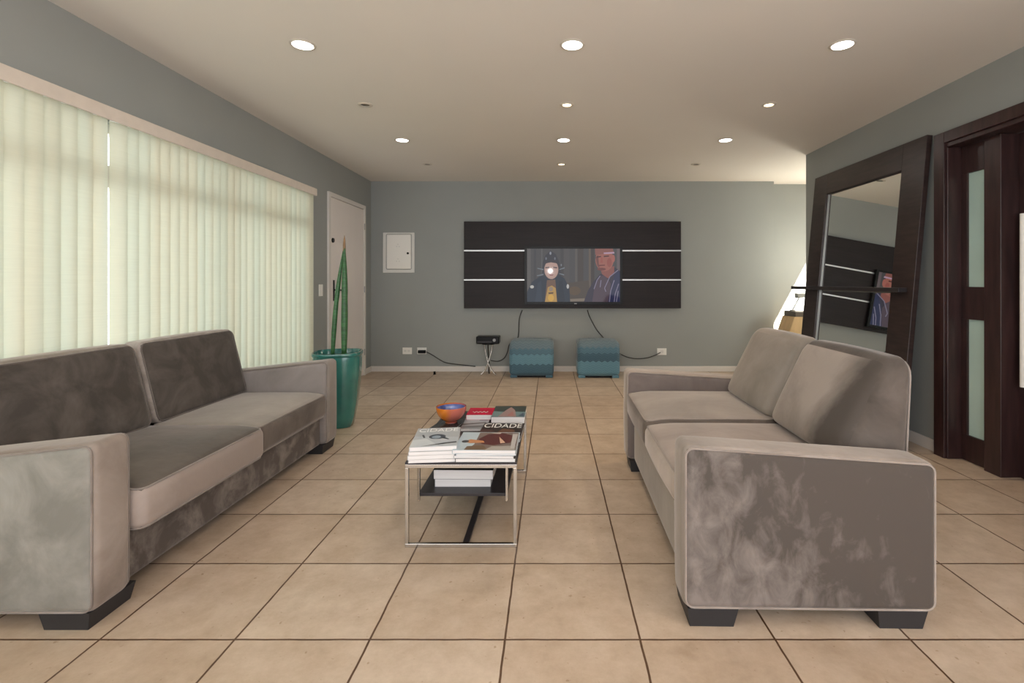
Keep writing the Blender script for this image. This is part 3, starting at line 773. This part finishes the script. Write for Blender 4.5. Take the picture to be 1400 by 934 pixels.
# shelf books
magazine('lower thick book on the under shelf of the coffee table', -0.43, 2.570, 0.1902, 0.275, 0.25, 0.040, 0, C_GREY, 'books on the table shelf', 'book')
magazine('upper thick book on the under shelf of the coffee table', -0.424, 2.565, 0.2306, 0.292, 0.26, 0.046, math.radians(-1), C_DARK, 'books on the table shelf', 'book')

# glass bowl
def bowl_mat():
    m, nt, p = base_mat('streaked_glass')
    tc = nt.nodes.new('ShaderNodeTexCoord')
    n = nt.nodes.new('ShaderNodeTexNoise'); n.inputs['Scale'].default_value = 9; n.inputs['Detail'].default_value = 2
    nt.links.new(tc.outputs['Object'], n.inputs['Vector'])
    sp = nt.nodes.new('ShaderNodeSeparateXYZ'); nt.links.new(tc.outputs['Object'], sp.inputs[0])
    ma = nt.nodes.new('ShaderNodeMath'); ma.operation = 'MULTIPLY_ADD'; ma.inputs[1].default_value = 6.0; ma.inputs[2].default_value = 0.12
    nt.links.new(sp.outputs['X'], ma.inputs[0])
    ad = nt.nodes.new('ShaderNodeMath'); ad.operation = 'ADD'; nt.links.new(ma.outputs[0], ad.inputs[0]); nt.links.new(n.outputs['Fac'], ad.inputs[1])
    r = nt.nodes.new('ShaderNodeValToRGB')
    r.color_ramp.elements[0].position = 0.45; r.color_ramp.elements[0].color = rgb(226, 132, 44)
    r.color_ramp.elements[1].position = 0.85; r.color_ramp.elements[1].color = rgb(214, 120, 104)
    nt.links.new(ad.outputs[0], r.inputs['Fac']); nt.links.new(r.outputs['Color'], p.inputs['Base Color'])
    p.inputs['Roughness'].default_value = 0.08; p.inputs['Transmission Weight'].default_value = 0.25; p.inputs['Coat Weight'].default_value = 0.5
    return m
b = thing('glass_bowl', 'round orange and pink glass bowl with blue inside on coffee table', 'bowl', (-0.572, 2.872, TOP + 0.0061))
bm = bmesh.new()
pr = []
for k in range(15):
    a = -78 + 80 * k / 14
    pr.append((0.086 * math.cos(math.radians(a)) if k else 0.034, 0.088 + 0.088 * math.sin(math.radians(a))))
lathe(bm, [(0.034, 0.0)] + pr + [(r_ - 0.004, z_ + 0.0005) for r_, z_ in reversed(pr[5:])], 40, False)
link('outer_glass', bm, bowl_mat(), b, True, 1.2)
bm = bmesh.new()
lathe(bm, [(r_ - 0.0055, z_ + 0.001) for r_, z_ in reversed(pr[4:14])] + [(0.01, 0.016)], 40, False)
link('inner_glass', bm, mat('blue_inner_glass', rgb(96, 110, 168), 0.15, var=0.45, scale=14, coat=0.4), b, True)

# ------------------------------------------------------------------ planter
p = thing('planter', 'tall glazed teal planter with two upright leaves beside the left sofa', 'planter', (-1.775, 4.17, 0))
bm = bmesh.new()
prof = [(0.115, 0.0), (0.125, 0.006), (0.140, 0.08), (0.160, 0.20), (0.176, 0.34), (0.184, 0.46), (0.186, 0.55), (0.184, 0.585), (0.192, 0.590), (0.194, 0.605), (0.190, 0.615), (0.176, 0.615), (0.172, 0.605), (0.170, 0.55)]
lathe(bm, prof, 64, True, 3.2, math.radians(14))
link('pot', bm, M['pot'], p, True, 0.9)
bm = bmesh.new(); lathe(bm, [(0.168, 0.552), (0.168, 0.572), (0.09, 0.580), (0.02, 0.582)], 48, True, 3.2, math.radians(14))
link('soil', bm, M['soil'], p, True)
def stalk(x0, y0, x1, y1, z1, r, bend):
    pts = [(x0 + (x1 - x0) * t + bend * math.sin(PI * t), y0 + (y1 - y0) * t, 0.575 + (z1 - 0.575) * t) for t in [k / 16 for k in range(17)]]
    tp = [0.85 + 0.3 * math.sin(PI * min(1, t * 1.6)) if t < 0.55 else 1.1 * (1 - ((t - 0.55) / 0.45) ** 1.5 * 0.86) for t in [k / 16 for k in range(17)]]
    bm = bmesh.new(); tube(bm, pts, r, 12, False, tp)
    o = link('leaf', bm, M['leaf'], p, True)
    return o, pts[-1]
stalk(-0.044, 0.0, 0.040, 0.02, 1.475, 0.017, -0.014)
o, e = stalk(0.056, -0.01, 0.046, 0.02, 1.545, 0.023, 0.004)
bm = bmesh.new(); tube(bm, [(e[0], e[1], 1.45), (e[0], e[1], 1.50), (e[0] + 0.001, e[1], 1.545), (e[0] + 0.002, e[1], 1.585)], 0.013, 10, False, [0.9, 0.86, 0.6, 0.15])
link('dry_tip', bm, M['leaf_tip'], o, True)

# ------------------------------------------------------------------ TV wall
wp = thing('media_panel', 'wide dark wood TV panel with pale metal strips on back wall', 'wall panel', (0.2875, BACK - 0.003, 0))
PZ0, PZ1 = 0.846, 1.996
zs = (1.609, 1.222); hw = 1.437
yf = -0.05
edges = [PZ0, zs[1] - 0.009, zs[1] + 0.009, zs[0] - 0.009, zs[0] + 0.009, PZ1]
for a, b_ in ((edges[0], edges[1]), (edges[2], edges[3]), (edges[4], edges[5])):
    link('board', B(-hw, hw, yf, -0.012, a, b_, 0.002), M['dark_wood_h'], wp)
link('backing', B(-hw + 0.02, hw - 0.02, -0.0118, 0, PZ0 + 0.02, PZ1 - 0.02), M['dark_wood_h'], wp)
for zz in zs:
    for x0, x1 in ((-hw, -0.55), (0.61, hw)):
        link('metal_strip', B(x0, x1, yf - 0.003, yf + 0.012, zz - 0.0088, zz + 0.0088), M['aluminium'], wp)
# television
TVY = BACK - 0.105
s_ = TVY / F
tx0, tx1, tz1, tz0 = (717 - VX) * s_, (851 - VX) * s_, H - (337 - VY) * s_, H - (416.5 - VY) * s_
tcx = (tx0 + tx1) / 2
tv = thing('television', 'black flat television showing two robed people on the dark panel', 'television', (tcx, TVY, 0))
hw2 = (tx1 - tx0) / 2
bm = bmesh.new(); box(bm, -hw2, hw2, 0.006, 0.046, tz0, tz1, 0.006)
link('case', bm, M['black_plastic'], tv)
scx0, scx1, scz1, scz0 = (720.5 - VX) * s_ - tcx, (847.6 - VX) * s_ - tcx, H - (340 - VY) * s_, H - (412.8 - VY) * s_
bm = bmesh.new()
box(bm, -hw2, scx0, -0.002, 0.0058, tz0, tz1, 0.001); box(bm, scx1, hw2, -0.002, 0.0058, tz0, tz1, 0.001)
box(bm, scx0, scx1, -0.002, 0.0058, tz0, scz0, 0.001); box(bm, scx0, scx1, -0.002, 0.0058, scz1, tz1, 0.001)
link('bezel', bm, M['black_plastic'], tv)
link('wall_mount', B(-0.2, 0.2, 0.0463, 0.0515, 1.25, 1.6), M['black_plastic'], tv)
bm = bmesh.new(); box(bm, 0.01, 0.045, -0.0035, -0.0021, tz0 + 0.008, tz0 + 0.018, 0.001)
link('emblem', bm, M['grey_metal'], tv)
# the picture it shows: flat shapes in screen space of the set (u right, v down)
def S(x, y, k):
    u = (x - 158) / (1215 - 158); v = (y - 163) / (765 - 163)
    return (scx0 + u * (scx1 - scx0), 0.0035 - 0.00004 * k, scz1 + v * (scz0 - scz1))
shapes = []
def sh_(pts, col):
    k = len(shapes)
    pts = [(min(1215, max(158, a)), min(765, max(163, b_))) for a, b_ in pts]
    shapes.append(([S(a, b_, k) for a, b_ in pts], rgb(*col)))
def el(cx, cy, rx, ry, col, n=22): sh_(ell(cx, cy, rx, ry, n), col)
sh_([(158, 163), (1215, 163), (1215, 765), (158, 765)], (80, 78, 79))
for x0, x1, c_ in ((158, 200, (98, 94, 92)), (235, 262, (70, 69, 72)), (318, 334, (96, 94, 95)), (540, 575, (70, 68, 69)), (575, 640, (86, 82, 82)), (705, 730, (98, 92, 88)), (735, 800, (76, 68, 64)), (860, 885, (104, 92, 82)), (885, 925, (70, 62, 60)), (1180, 1215, (110, 96, 98))):
    sh_([(x0, 163), (x1, 163), (x1, 765), (x0, 765)], c_)
sh_([(560, 560), (860, 520), (880, 765), (560, 765)], (84, 74, 66)); el(700, 640, 70, 50, (98, 80, 62))
sh_([(600, 735), (815, 725), (815, 757), (600, 762)], (134, 120, 106))
# person in a dark headdress
sh_([(158, 765), (160, 650), (215, 540), (300, 480), (380, 452), (500, 445), (585, 500), (640, 610), (650, 765)], (46, 55, 68))
sh_([(250, 765), (280, 560), (320, 520), (330, 765)], (54, 64, 78)); sh_([(500, 765), (520, 540), (560, 520), (590, 765)], (40, 48, 60))
sh_([(325, 470), (335, 330), (362, 245), (425, 185), (485, 225), (528, 320), (545, 470)], (58, 58, 66))
el(435, 400, 80, 108, (196, 160, 148)); sh_([(352, 350), (370, 305), (430, 288), (500, 305), (520, 350), (490, 328), (430, 318), (380, 328)], (60, 56, 62))
sh_([(365, 372), (412, 366), (414, 382), (368, 386)], (96, 74, 74)); sh_([(455, 366), (502, 372), (500, 386), (456, 382)], (96, 74, 74))
sh_([(425, 370), (445, 370), (450, 420), (420, 420)], (184, 148, 136)); sh_([(405, 455), (465, 455), (450, 468), (420, 468)], (150, 92, 90))
el(425, 215, 11, 18, (150, 154, 164)); el(375, 275, 8, 16, (120, 124, 134)); el(475, 275, 8, 16, (120, 124, 134)); el(548, 348, 7, 14, (130, 134, 142))
for a in ((275, 385, 345, 400), (270, 470, 345, 455), (525, 400, 585, 380), (525, 445, 580, 460)):
    sh_([(a[0], a[1] - 4), (a[2], a[3] - 7), (a[2], a[3] + 7), (a[0], a[1] + 4)], (126, 134, 142))
sh_([(385, 520), (480, 512), (500, 765), (360, 765)], (120, 92, 76)); sh_([(395, 600), (440, 580), (485, 610), (500, 765), (362, 765)], (196, 154, 86)); el(430, 720, 34, 40, (226, 176, 82)); el(430, 620, 24, 26, (160, 140, 120)); sh_([(400, 660), (460, 655), (455, 672), (405, 676)], (96, 74, 56))
el(215, 595, 22, 18, (206, 202, 196)); el(622, 590, 14, 26, (200, 198, 196))
# person in a striped robe
sh_([(805, 765), (850, 640), (910, 540), (985, 455), (1060, 425), (1160, 375), (1215, 415), (1215, 765)], (58, 52, 68))
sh_([(900, 765), (925, 600), (985, 470), (1050, 470), (1110, 560), (1090, 765)], (84, 68, 80))
sh_([(995, 400), (1150, 360), (1150, 430), (1080, 500), (1010, 450)], (146, 88, 80))
sh_([(1080, 765), (1120, 560), (1180, 400), (1215, 425), (1215, 765)], (46, 50, 82))
el(1040, 290, 104, 128, (168, 104, 92)); sh_([(930, 163), (1135, 163), (1145, 215), (1040, 222), (935, 235)], (146, 92, 84))
sh_([(938, 260), (968, 235), (975, 330), (985, 395), (955, 350)], (120, 74, 70)); el(1140, 275, 18, 42, (176, 104, 94))
sh_([(1030, 208), (1150, 200), (1152, 218), (1032, 224)], (196, 160, 182))
sh_([(950, 252), (1000, 246), (1000, 258), (952, 266)], (78, 44, 44)); sh_([(1030, 244), (1090, 240), (1092, 252), (1032, 258)], (78, 44, 44))
sh_([(998, 262), (1016, 262), (1022, 322), (990, 324)], (166, 92, 82)); sh_([(975, 348), (1045, 344), (1042, 356), (980, 360)], (112, 56, 54)); el(1095, 320, 28, 52, (158, 86, 78)); el(1005, 395, 50, 16, (120, 68, 64))
for pts in ([(990, 470), (955, 520), (920, 620)], [(1195, 405), (1100, 480), (1040, 610)], [(1040, 610), (1055, 650)], [(1150, 520), (1110, 640), (1095, 765)], [(1200, 560), (1160, 680), (1150, 765)], [(1000, 520), (990, 600)], [(1195, 640), (1175, 765)]):
    for (x0, y0), (x1, y1) in zip(pts, pts[1:]):
        nx, ny = (y1 - y0), -(x1 - x0); l__ = math.hypot(nx, ny); nx, ny = nx / l__ * 4.5, ny / l__ * 4.5
        sh_([(x0 - nx, y0 - ny), (x1 - nx, y1 - ny), (x1 + nx, y1 + ny), (x0 + nx, y0 + ny)], (140, 132, 156))
paint_mesh('screen', shapes, 0.66, tv, 0.05)

# ------------------------------------------------------------------ cables
def wall_pt(px, py, off=0.012):
    Y = BACK - off
    return ((px - VX) * Y / F, Y, H - (py - VY) * Y / F)
def cord(label, pts, rad=0.006, plug=None, off=0.014):
    t = thing('power_cable', label, 'cable', wall_pt(*pts[0], off), 0, 'cables on the TV wall')
    o = Vector(wall_pt(*pts[0], off))
    path = [Vector(wall_pt(*q, off)) - o for q in pts]
    link('cord', tube(bmesh.new(), smooth_path(path, 6), rad, 8), M['cable'], t, True)
    if plug:
        pp = Vector(plug) - o
        link('plug', B(pp.x - 0.05, pp.x + 0.05, -0.045, 0.0, pp.z - 0.02, pp.z + 0.02, 0.006), M['black_plastic'], t)
    return t
q = wall_pt(577.5, 480.5, 0.015)
cord('black cable from the plugged socket towards the set-top box stand', [(583, 481), (592, 486), (603, 493), (612, 496.5), (632, 499), (650, 501.0)], 0.006, q, 0.02)
cord('black cable hanging from the TV panel to the set-top box stand', [(714, 424), (710, 436), (708.5, 460), (703, 466), (696.5, 471), (693.5, 482), (689, 490), (681, 494), (671, 493)], 0.0065)
cord('black cable from the TV panel down behind the right pouf', [(803, 424), (807, 435), (816, 451), (826, 463), (833, 472), (840, 479), (848, 484)], 0.0065)
q = wall_pt(905, 481, 0.02)
t = cord('black cable drooping between the right pouf and the far socket', [(849, 484.5), (858, 488.5), (870, 490.5), (884, 489.5), (895, 486), (903, 482)], 0.0065)

# ------------------------------------------------------------------ set-top box on a little stand
st = thing('tripod_stand', 'small metal tripod stand with crossed legs under the set-top box', 'stand', (-0.80, 6.42, 0))
for k, a in enumerate((200, 340, 90)):
    ca, sa = math.cos(math.radians(a)), math.sin(math.radians(a))
    bm = bmesh.new()
    tube(bm, smooth_path([(-0.055 * ca, -0.03 * sa, 0.396), (-0.045 * ca, -0.03 * sa, 0.32), (-0.004 * ca + 0.007 * (k - 1), 0.012 * (k - 1), 0.16), (0.05 * ca, 0.05 * sa, 0.06), (0.105 * ca, 0.085 * sa, 0.006)], 6), 0.008, 8)
    link('leg', bm, M['chrome'] if k < 2 else M['black_plastic'], st, True)
bm = bmesh.new(); disc(bm, 0, 0, 0.402, 0.085, 28, 0.010)
link('plate', bm, M['black_plastic'], st)
bx = thing('set_top_box', 'black set-top box standing on the small tripod stand', 'set-top box', (-0.80, 6.42, 0.4075))
link('housing', B(-0.146, 0.146, -0.09, 0.09, 0, 0.095, 0.010), M['black_plastic'], bx)
bm = bmesh.new(); bmesh.ops.create_cone(bm, cap_ends=True, segments=20, radius1=0.020, radius2=0.018, depth=0.006, matrix=Matrix.Translation((0.085, -0.093, 0.05)) @ Matrix.Rotation(PI / 2, 4, 'X'))
link('dial', bm, M['grey_metal'], bx)
link('front_strip', B(-0.13, 0.05, -0.0925, -0.0902, 0.02, 0.034), M['black_matte'], bx)

# ------------------------------------------------------------------ teal poufs
def pouf_mat(name, z1, z2, cols):
    m, nt, p = base_mat(name)
    tc = nt.nodes.new('ShaderNodeTexCoord'); sp = nt.nodes.new('ShaderNodeSeparateXYZ'); nt.links.new(tc.outputs['Object'], sp.inputs[0])
    def mth(op, a, b):
        n = nt.nodes.new('ShaderNodeMath'); n.operation = op
        for i, v in ((0, a), (1, b)):
            if isinstance(v, (int, float)): n.inputs[i].default_value = v
            else: nt.links.new(v, n.inputs[i])
        return n.outputs[0]
    fr = mth('PINGPONG', sp.outputs['X'], 0.036)          # zigzag along the width
    zz = mth('ADD', sp.outputs['Z'], mth('MULTIPLY', fr, 0.6))
    # fine chevron rows woven through the cloth
    rows_ = mth('FRACT', mth('MULTIPLY', zz, 34.0), 0)
    fine = mth('GREATER_THAN', rows_, 0.5)
    band = nt.nodes.new('ShaderNodeValToRGB'); band.color_ramp.interpolation = 'CONSTANT'
    e = band.color_ramp.elements
    e[0].position = 0.0; e[0].color = rgb(*cols[0])
    e[1].position = z1; e[1].color = rgb(*cols[1])
    e2 = e.new(z2); e2.color = rgb(*cols[2])
    e3 = e.new(z2 + 0.14); e3.color = rgb(102, 122, 132)
    nt.links.new(mth('MULTIPLY', zz, 2.0), band.inputs['Fac'])
    mx = nt.nodes.new('ShaderNodeMixRGB'); mx.blend_type = 'MULTIPLY'; mx.inputs['Color2'].default_value = (0.86, 0.88, 0.9, 1)
    nt.links.new(mth('MULTIPLY', fine, 0.8), mx.inputs['Fac']); nt.links.new(band.outputs['Color'], mx.inputs['Color1'])
    nt.links.new(mx.outputs['Color'], p.inputs['Base Color'])
    p.inputs['Roughness'].default_value = 0.75; p.inputs['Sheen Weight'].default_value = 0.2
    b = nt.nodes.new('ShaderNodeBump'); b.inputs['Strength'].default_value = 0.6; b.inputs['Distance'].default_value = 0.006
    nt.links.new(fine, b.inputs['Height']); nt.links.new(b.outputs['Normal'], p.inputs['Normal'])
    return m
def pouf(px0, px1, yfr, label, m, twist):
    w_ = (px1 - px0) * yfr / F; cx = ((px0 + px1) / 2 - VX) * yfr / F
    dpt, h_ = 0.40, 0.435
    t = thing('pouf', label, 'pouf', (cx, yfr + dpt / 2, 0), twist, 'teal poufs below the television')
    def sh2(x, y, z):
        # front swells low down and rolls back towards the top
        zz = (z + h_ / 2) / h_
        if y < 0: y += 0.05 * max(0, (zz - 0.55) / 0.45) ** 2
        return (x, y, z + h_ / 2 + 0.022)
    link('cushion', rbox(w_, dpt, h_, 0.055, 12, 5, (0.004, 0.014, 0.016), sh2), m, t, True)
    bm = bmesh.new(); box(bm, -w_ / 2 + 0.10, w_ / 2 - 0.10, -dpt / 2 + 0.03, dpt / 2 - 0.03, 0.004, 0.03)
    link('underside', bm, M['black_plastic'], t)
    for sx in (-1, 1):
        for sy in (-1, 1):
            x, y = sx * (w_ / 2 - 0.055), sy * (dpt / 2 - 0.05)
            link('foot', B(x - 0.043, x + 0.043, y - 0.04, y + 0.04, 0, 0.034, 0.006), m, t)
    # rolled seam across the front
    bm = bmesh.new(); pts = []
    for k in range(49):
        x = -w_ / 2 + 0.03 + (w_ - 0.06) * k / 48
        zc = (0.165 if twist <= 0 else 0.215) - 0.75 * abs(((x / 0.026) % 2) - 1) * 0.0 + 0.010 * abs(((x / 0.030) % 2) - 1)
        pts.append((x, -dpt / 2 - 0.0105, zc))
    bm.free()
    return t
pouf(696, 757, 6.217, 'teal woven pouf under the left end of the television', pouf_mat('teal_weave', 0.36, 0.60, ((70, 104, 120), (100, 142, 158), (80, 114, 130))), 0.0)
pouf(789.5, 848, 6.20, 'teal woven pouf under the right end of the television', pouf_mat('teal_weave_high', 0.44, 0.64, ((98, 140, 156), (66, 98, 114), (80, 114, 130))), 0.0)

# door stop
t = thing('door_stop', 'small dark door stop on the tiles by the back wall', 'door stop', (-1.503, 6.47, 0))
bm = bmesh.new(); lathe(bm, [(0.018, 0), (0.018, 0.006), (0.013, 0.010), (0.013, 0.028), (0.016, 0.032), (0.012, 0.038)], 20)
link('rubber_knob', bm, M['black_plastic'], t, True, 0.7)

# ------------------------------------------------------------------ leaning mirror
lean = math.atan2(0.20, 2.23)
mr = thing('mirror', 'large dark wood framed mirror leaning on right wall behind the sofa', 'mirror', (2.475, 4.272, 0.003))
mr.rotation_euler = (0, lean, 0)       # foot stands off, head rests on the wall
ML, MH, FW = 1.495, 2.235, 0.235
y0, y1 = -ML / 2, ML / 2
bm = bmesh.new()
box(bm, -0.022, 0.016, y0, y0 + FW, 0, MH, 0.003); box(bm, -0.022, 0.016, y1 - FW, y1, 0, MH, 0.003)
box(bm, -0.022, 0.016, y0 + FW, y1 - FW, 0, 0.26, 0.003); box(bm, -0.022, 0.016, y0 + FW, y1 - FW, MH - 0.20, MH, 0.003)
link('frame', bm, M['dark_wood'], mr)
link('glass', B(0.004, 0.010, y0 + FW - 0.001, y1 - FW + 0.001, 0.259, MH - 0.199), M['mirror'], mr)
link('back_board', B(0.0102, 0.0155, y0 + FW, y1 - FW, 0.26, MH - 0.20), M['dark_wood'], mr)
bm = bmesh.new()
box(bm, -0.006, 0.0035, y1 - FW - 0.005, y1 - FW - 0.0005, 0.262, MH - 0.202)
link('bevelled_edge', bm, M['grey_metal'], mr)
# narrow ledge fixed across the frame
zc = 1.135
lg = link('ledge', B(-0.085, -0.0225, y0 + 0.06, y1 + 0.17, zc - 0.016, zc + 0.016, 0.003), M['black_matte'], mr)
lg.rotation_euler = (0, -lean, 0)
lg.location = Vector((0, 0, zc)) - Matrix.Rotation(-lean, 3, 'Y') @ Vector((-0.0225, 0, zc)) + Vector((-0.0228, 0, 0))

# ------------------------------------------------------------------ alcove things
cb = thing('wooden_cabinet', 'tan wooden cabinet in the sunny alcove beyond the mirror', 'cabinet', (3.45, 6.35, 0))
bm = bmesh.new()
vs = []
for y in (-0.16, 0.16):
    vs.append([bm.verts.new(p_) for p_ in ((-0.70, y, 0.0), (0.55, y, 0.0), (0.55, y, 0.76), (-0.435, y, 0.76))])
bm.faces.new(vs[0]); bm.faces.new(vs[1])
for k in range(4): bm.faces.new((vs[0][k], vs[0][(k + 1) % 4], vs[1][(k + 1) % 4], vs[1][k]))
bmesh.ops.bevel(bm, geom=bm.edges[:], offset=0.006, segments=2, affect='EDGES')
link('body', bm, M['tan'], cb)
bm = bmesh.new()
box(bm, -0.42, 0.54, -0.15, 0.15, 0.7605, 0.825, 0.004)
link('dark_top', bm, mat('dark_grey_tray', rgb(98, 92, 86), 0.5), cb)
lm = thing('desk_lamp', 'small grey lamp on a slanted stem on tan alcove cabinet', 'lamp', (3.07, 6.35, 0.8255))
bm = bmesh.new(); lathe(bm, [(0.035, 0), (0.035, 0.012), (0.01, 0.018)], 20)
link('base', bm, M['grey_metal'], lm, True, 0.7)
link('stem', tube(bmesh.new(), [(0, 0, 0.015), (0.085, 0, 0.175)], 0.007, 8), M['grey_metal'], lm, True)
bm = bmesh.new()
vs = [[bm.verts.new((x_, y_, z_)) for x_, z_ in ((0.04, 0.225), (0.165, 0.225), (0.135, 0.175), (0.05, 0.165))] for y_ in (-0.04, 0.04)]
bm.faces.new(vs[0]); bm.faces.new(vs[1])
for k in range(4): bm.faces.new((vs[0][k], vs[0][(k + 1) % 4], vs[1][(k + 1) % 4], vs[1][k]))
link('head', bm, M['grey_metal'], lm)

# ------------------------------------------------------------------ light
SUN_W, SKY_S, FLASH_W = 110.0, 3.9, 5.0
L = bpy.data.lights.new('sun', 'SUN'); L.energy = SUN_W; L.angle = math.radians(0.6); L.color = (1.0, 0.95, 0.86)
o = bpy.data.objects.new('sun', L); C.objects.link(o)
o.rotation_euler = Vector((-0.529, 0.45, -1.0)).to_track_quat('-Z', 'Y').to_euler()
o.location = (8, 0, 8)
wd = bpy.data.worlds.new('daylight'); sc.world = wd; wd.use_nodes = True
bg = wd.node_tree.nodes['Background']; bg.inputs['Color'].default_value = (0.96, 0.965, 1.0, 1); bg.inputs['Strength'].default_value = SKY_S
def portal(loc, rot, sx, sy):
    L = bpy.data.lights.new('daylight_portal', 'AREA'); L.shape = 'RECTANGLE'; L.size = sx; L.size_y = sy; L.cycles.is_portal = True
    o = bpy.data.objects.new('daylight_portal', L); C.objects.link(o); o.location = loc; o.rotation_euler = rot
portal((LEFT - TH - 0.01, (WY0 + WY1) / 2, (WZ0 + WZ1) / 2), (0, -PI / 2, 0), WZ1 - WZ0, WY1 - WY0)
portal(((FX0 + FX1) / 2, FRONT - TH - 0.01, (FZ0 + FZ1) / 2), (PI / 2, 0, 0), FX1 - FX0, FZ1 - FZ0)
portal(((SKX0 + SKX1) / 2, (SKY0 + SKY1) / 2, CEIL + 0.11), (0, 0, 0), SKX1 - SKX0, SKY1 - SKY0)
portal((5.28, 5.965, CEIL + 0.11), (0, 0, 0), 1.08, 1.27)
portal((2.91, -0.35, 1.21), (0, PI / 2, 0), 2.42, 2.2)
# unseen fill light added round the corner to brighten alcove, back wall and ceiling
L = bpy.data.lights.new('alcove_fill', 'POINT'); L.energy = 42; L.shadow_soft_size = 0.09; L.color = (1.0, 0.93, 0.78)
o = bpy.data.objects.new('alcove_fill', L); C.objects.link(o); o.location = (3.55, 6.05, 1.45)
# photographer's flash just above the lens
L = bpy.data.lights.new('camera_flash', 'AREA'); L.shape = 'DISK'; L.size = 0.09; L.energy = FLASH_W; L.color = (1, 1, 1)
o = bpy.data.objects.new('camera_flash', L); C.objects.link(o); o.location = (-0.01, -0.02, 1.49); o.rotation_euler = (PI / 2, 0, 0)

# ------------------------------------------------------------------ camera and view
cam = bpy.data.cameras.new('camera'); co = bpy.data.objects.new('camera', cam); C.objects.link(co)
co.location = (0, 0, H); co.rotation_euler = (PI / 2, 0, 0)
cam.sensor_fit = 'HORIZONTAL'; cam.sensor_width = 36.0; cam.lens = F / 1400 * 36
cam.shift_x = (700 - VX) / 1400; cam.shift_y = (VY - 467) / 1400
cam.clip_start = 0.02
sc.camera = co
sc.view_settings.view_transform = 'Standard'
try: sc.view_settings.look = 'None'
except Exception: pass
sc.view_settings.exposure = EXPO; sc.view_settings.gamma = 1.0; sc.view_settings.use_curve_mapping = False
sc.cycles.use_denoising = True
sc.cycles.max_bounces = 10; sc.cycles.diffuse_bounces = 6; sc.cycles.transparent_max_bounces = 12
sc.cycles.caustics_reflective = False; sc.cycles.caustics_refractive = False
sc.cycles.sample_clamp_indirect = 0.0
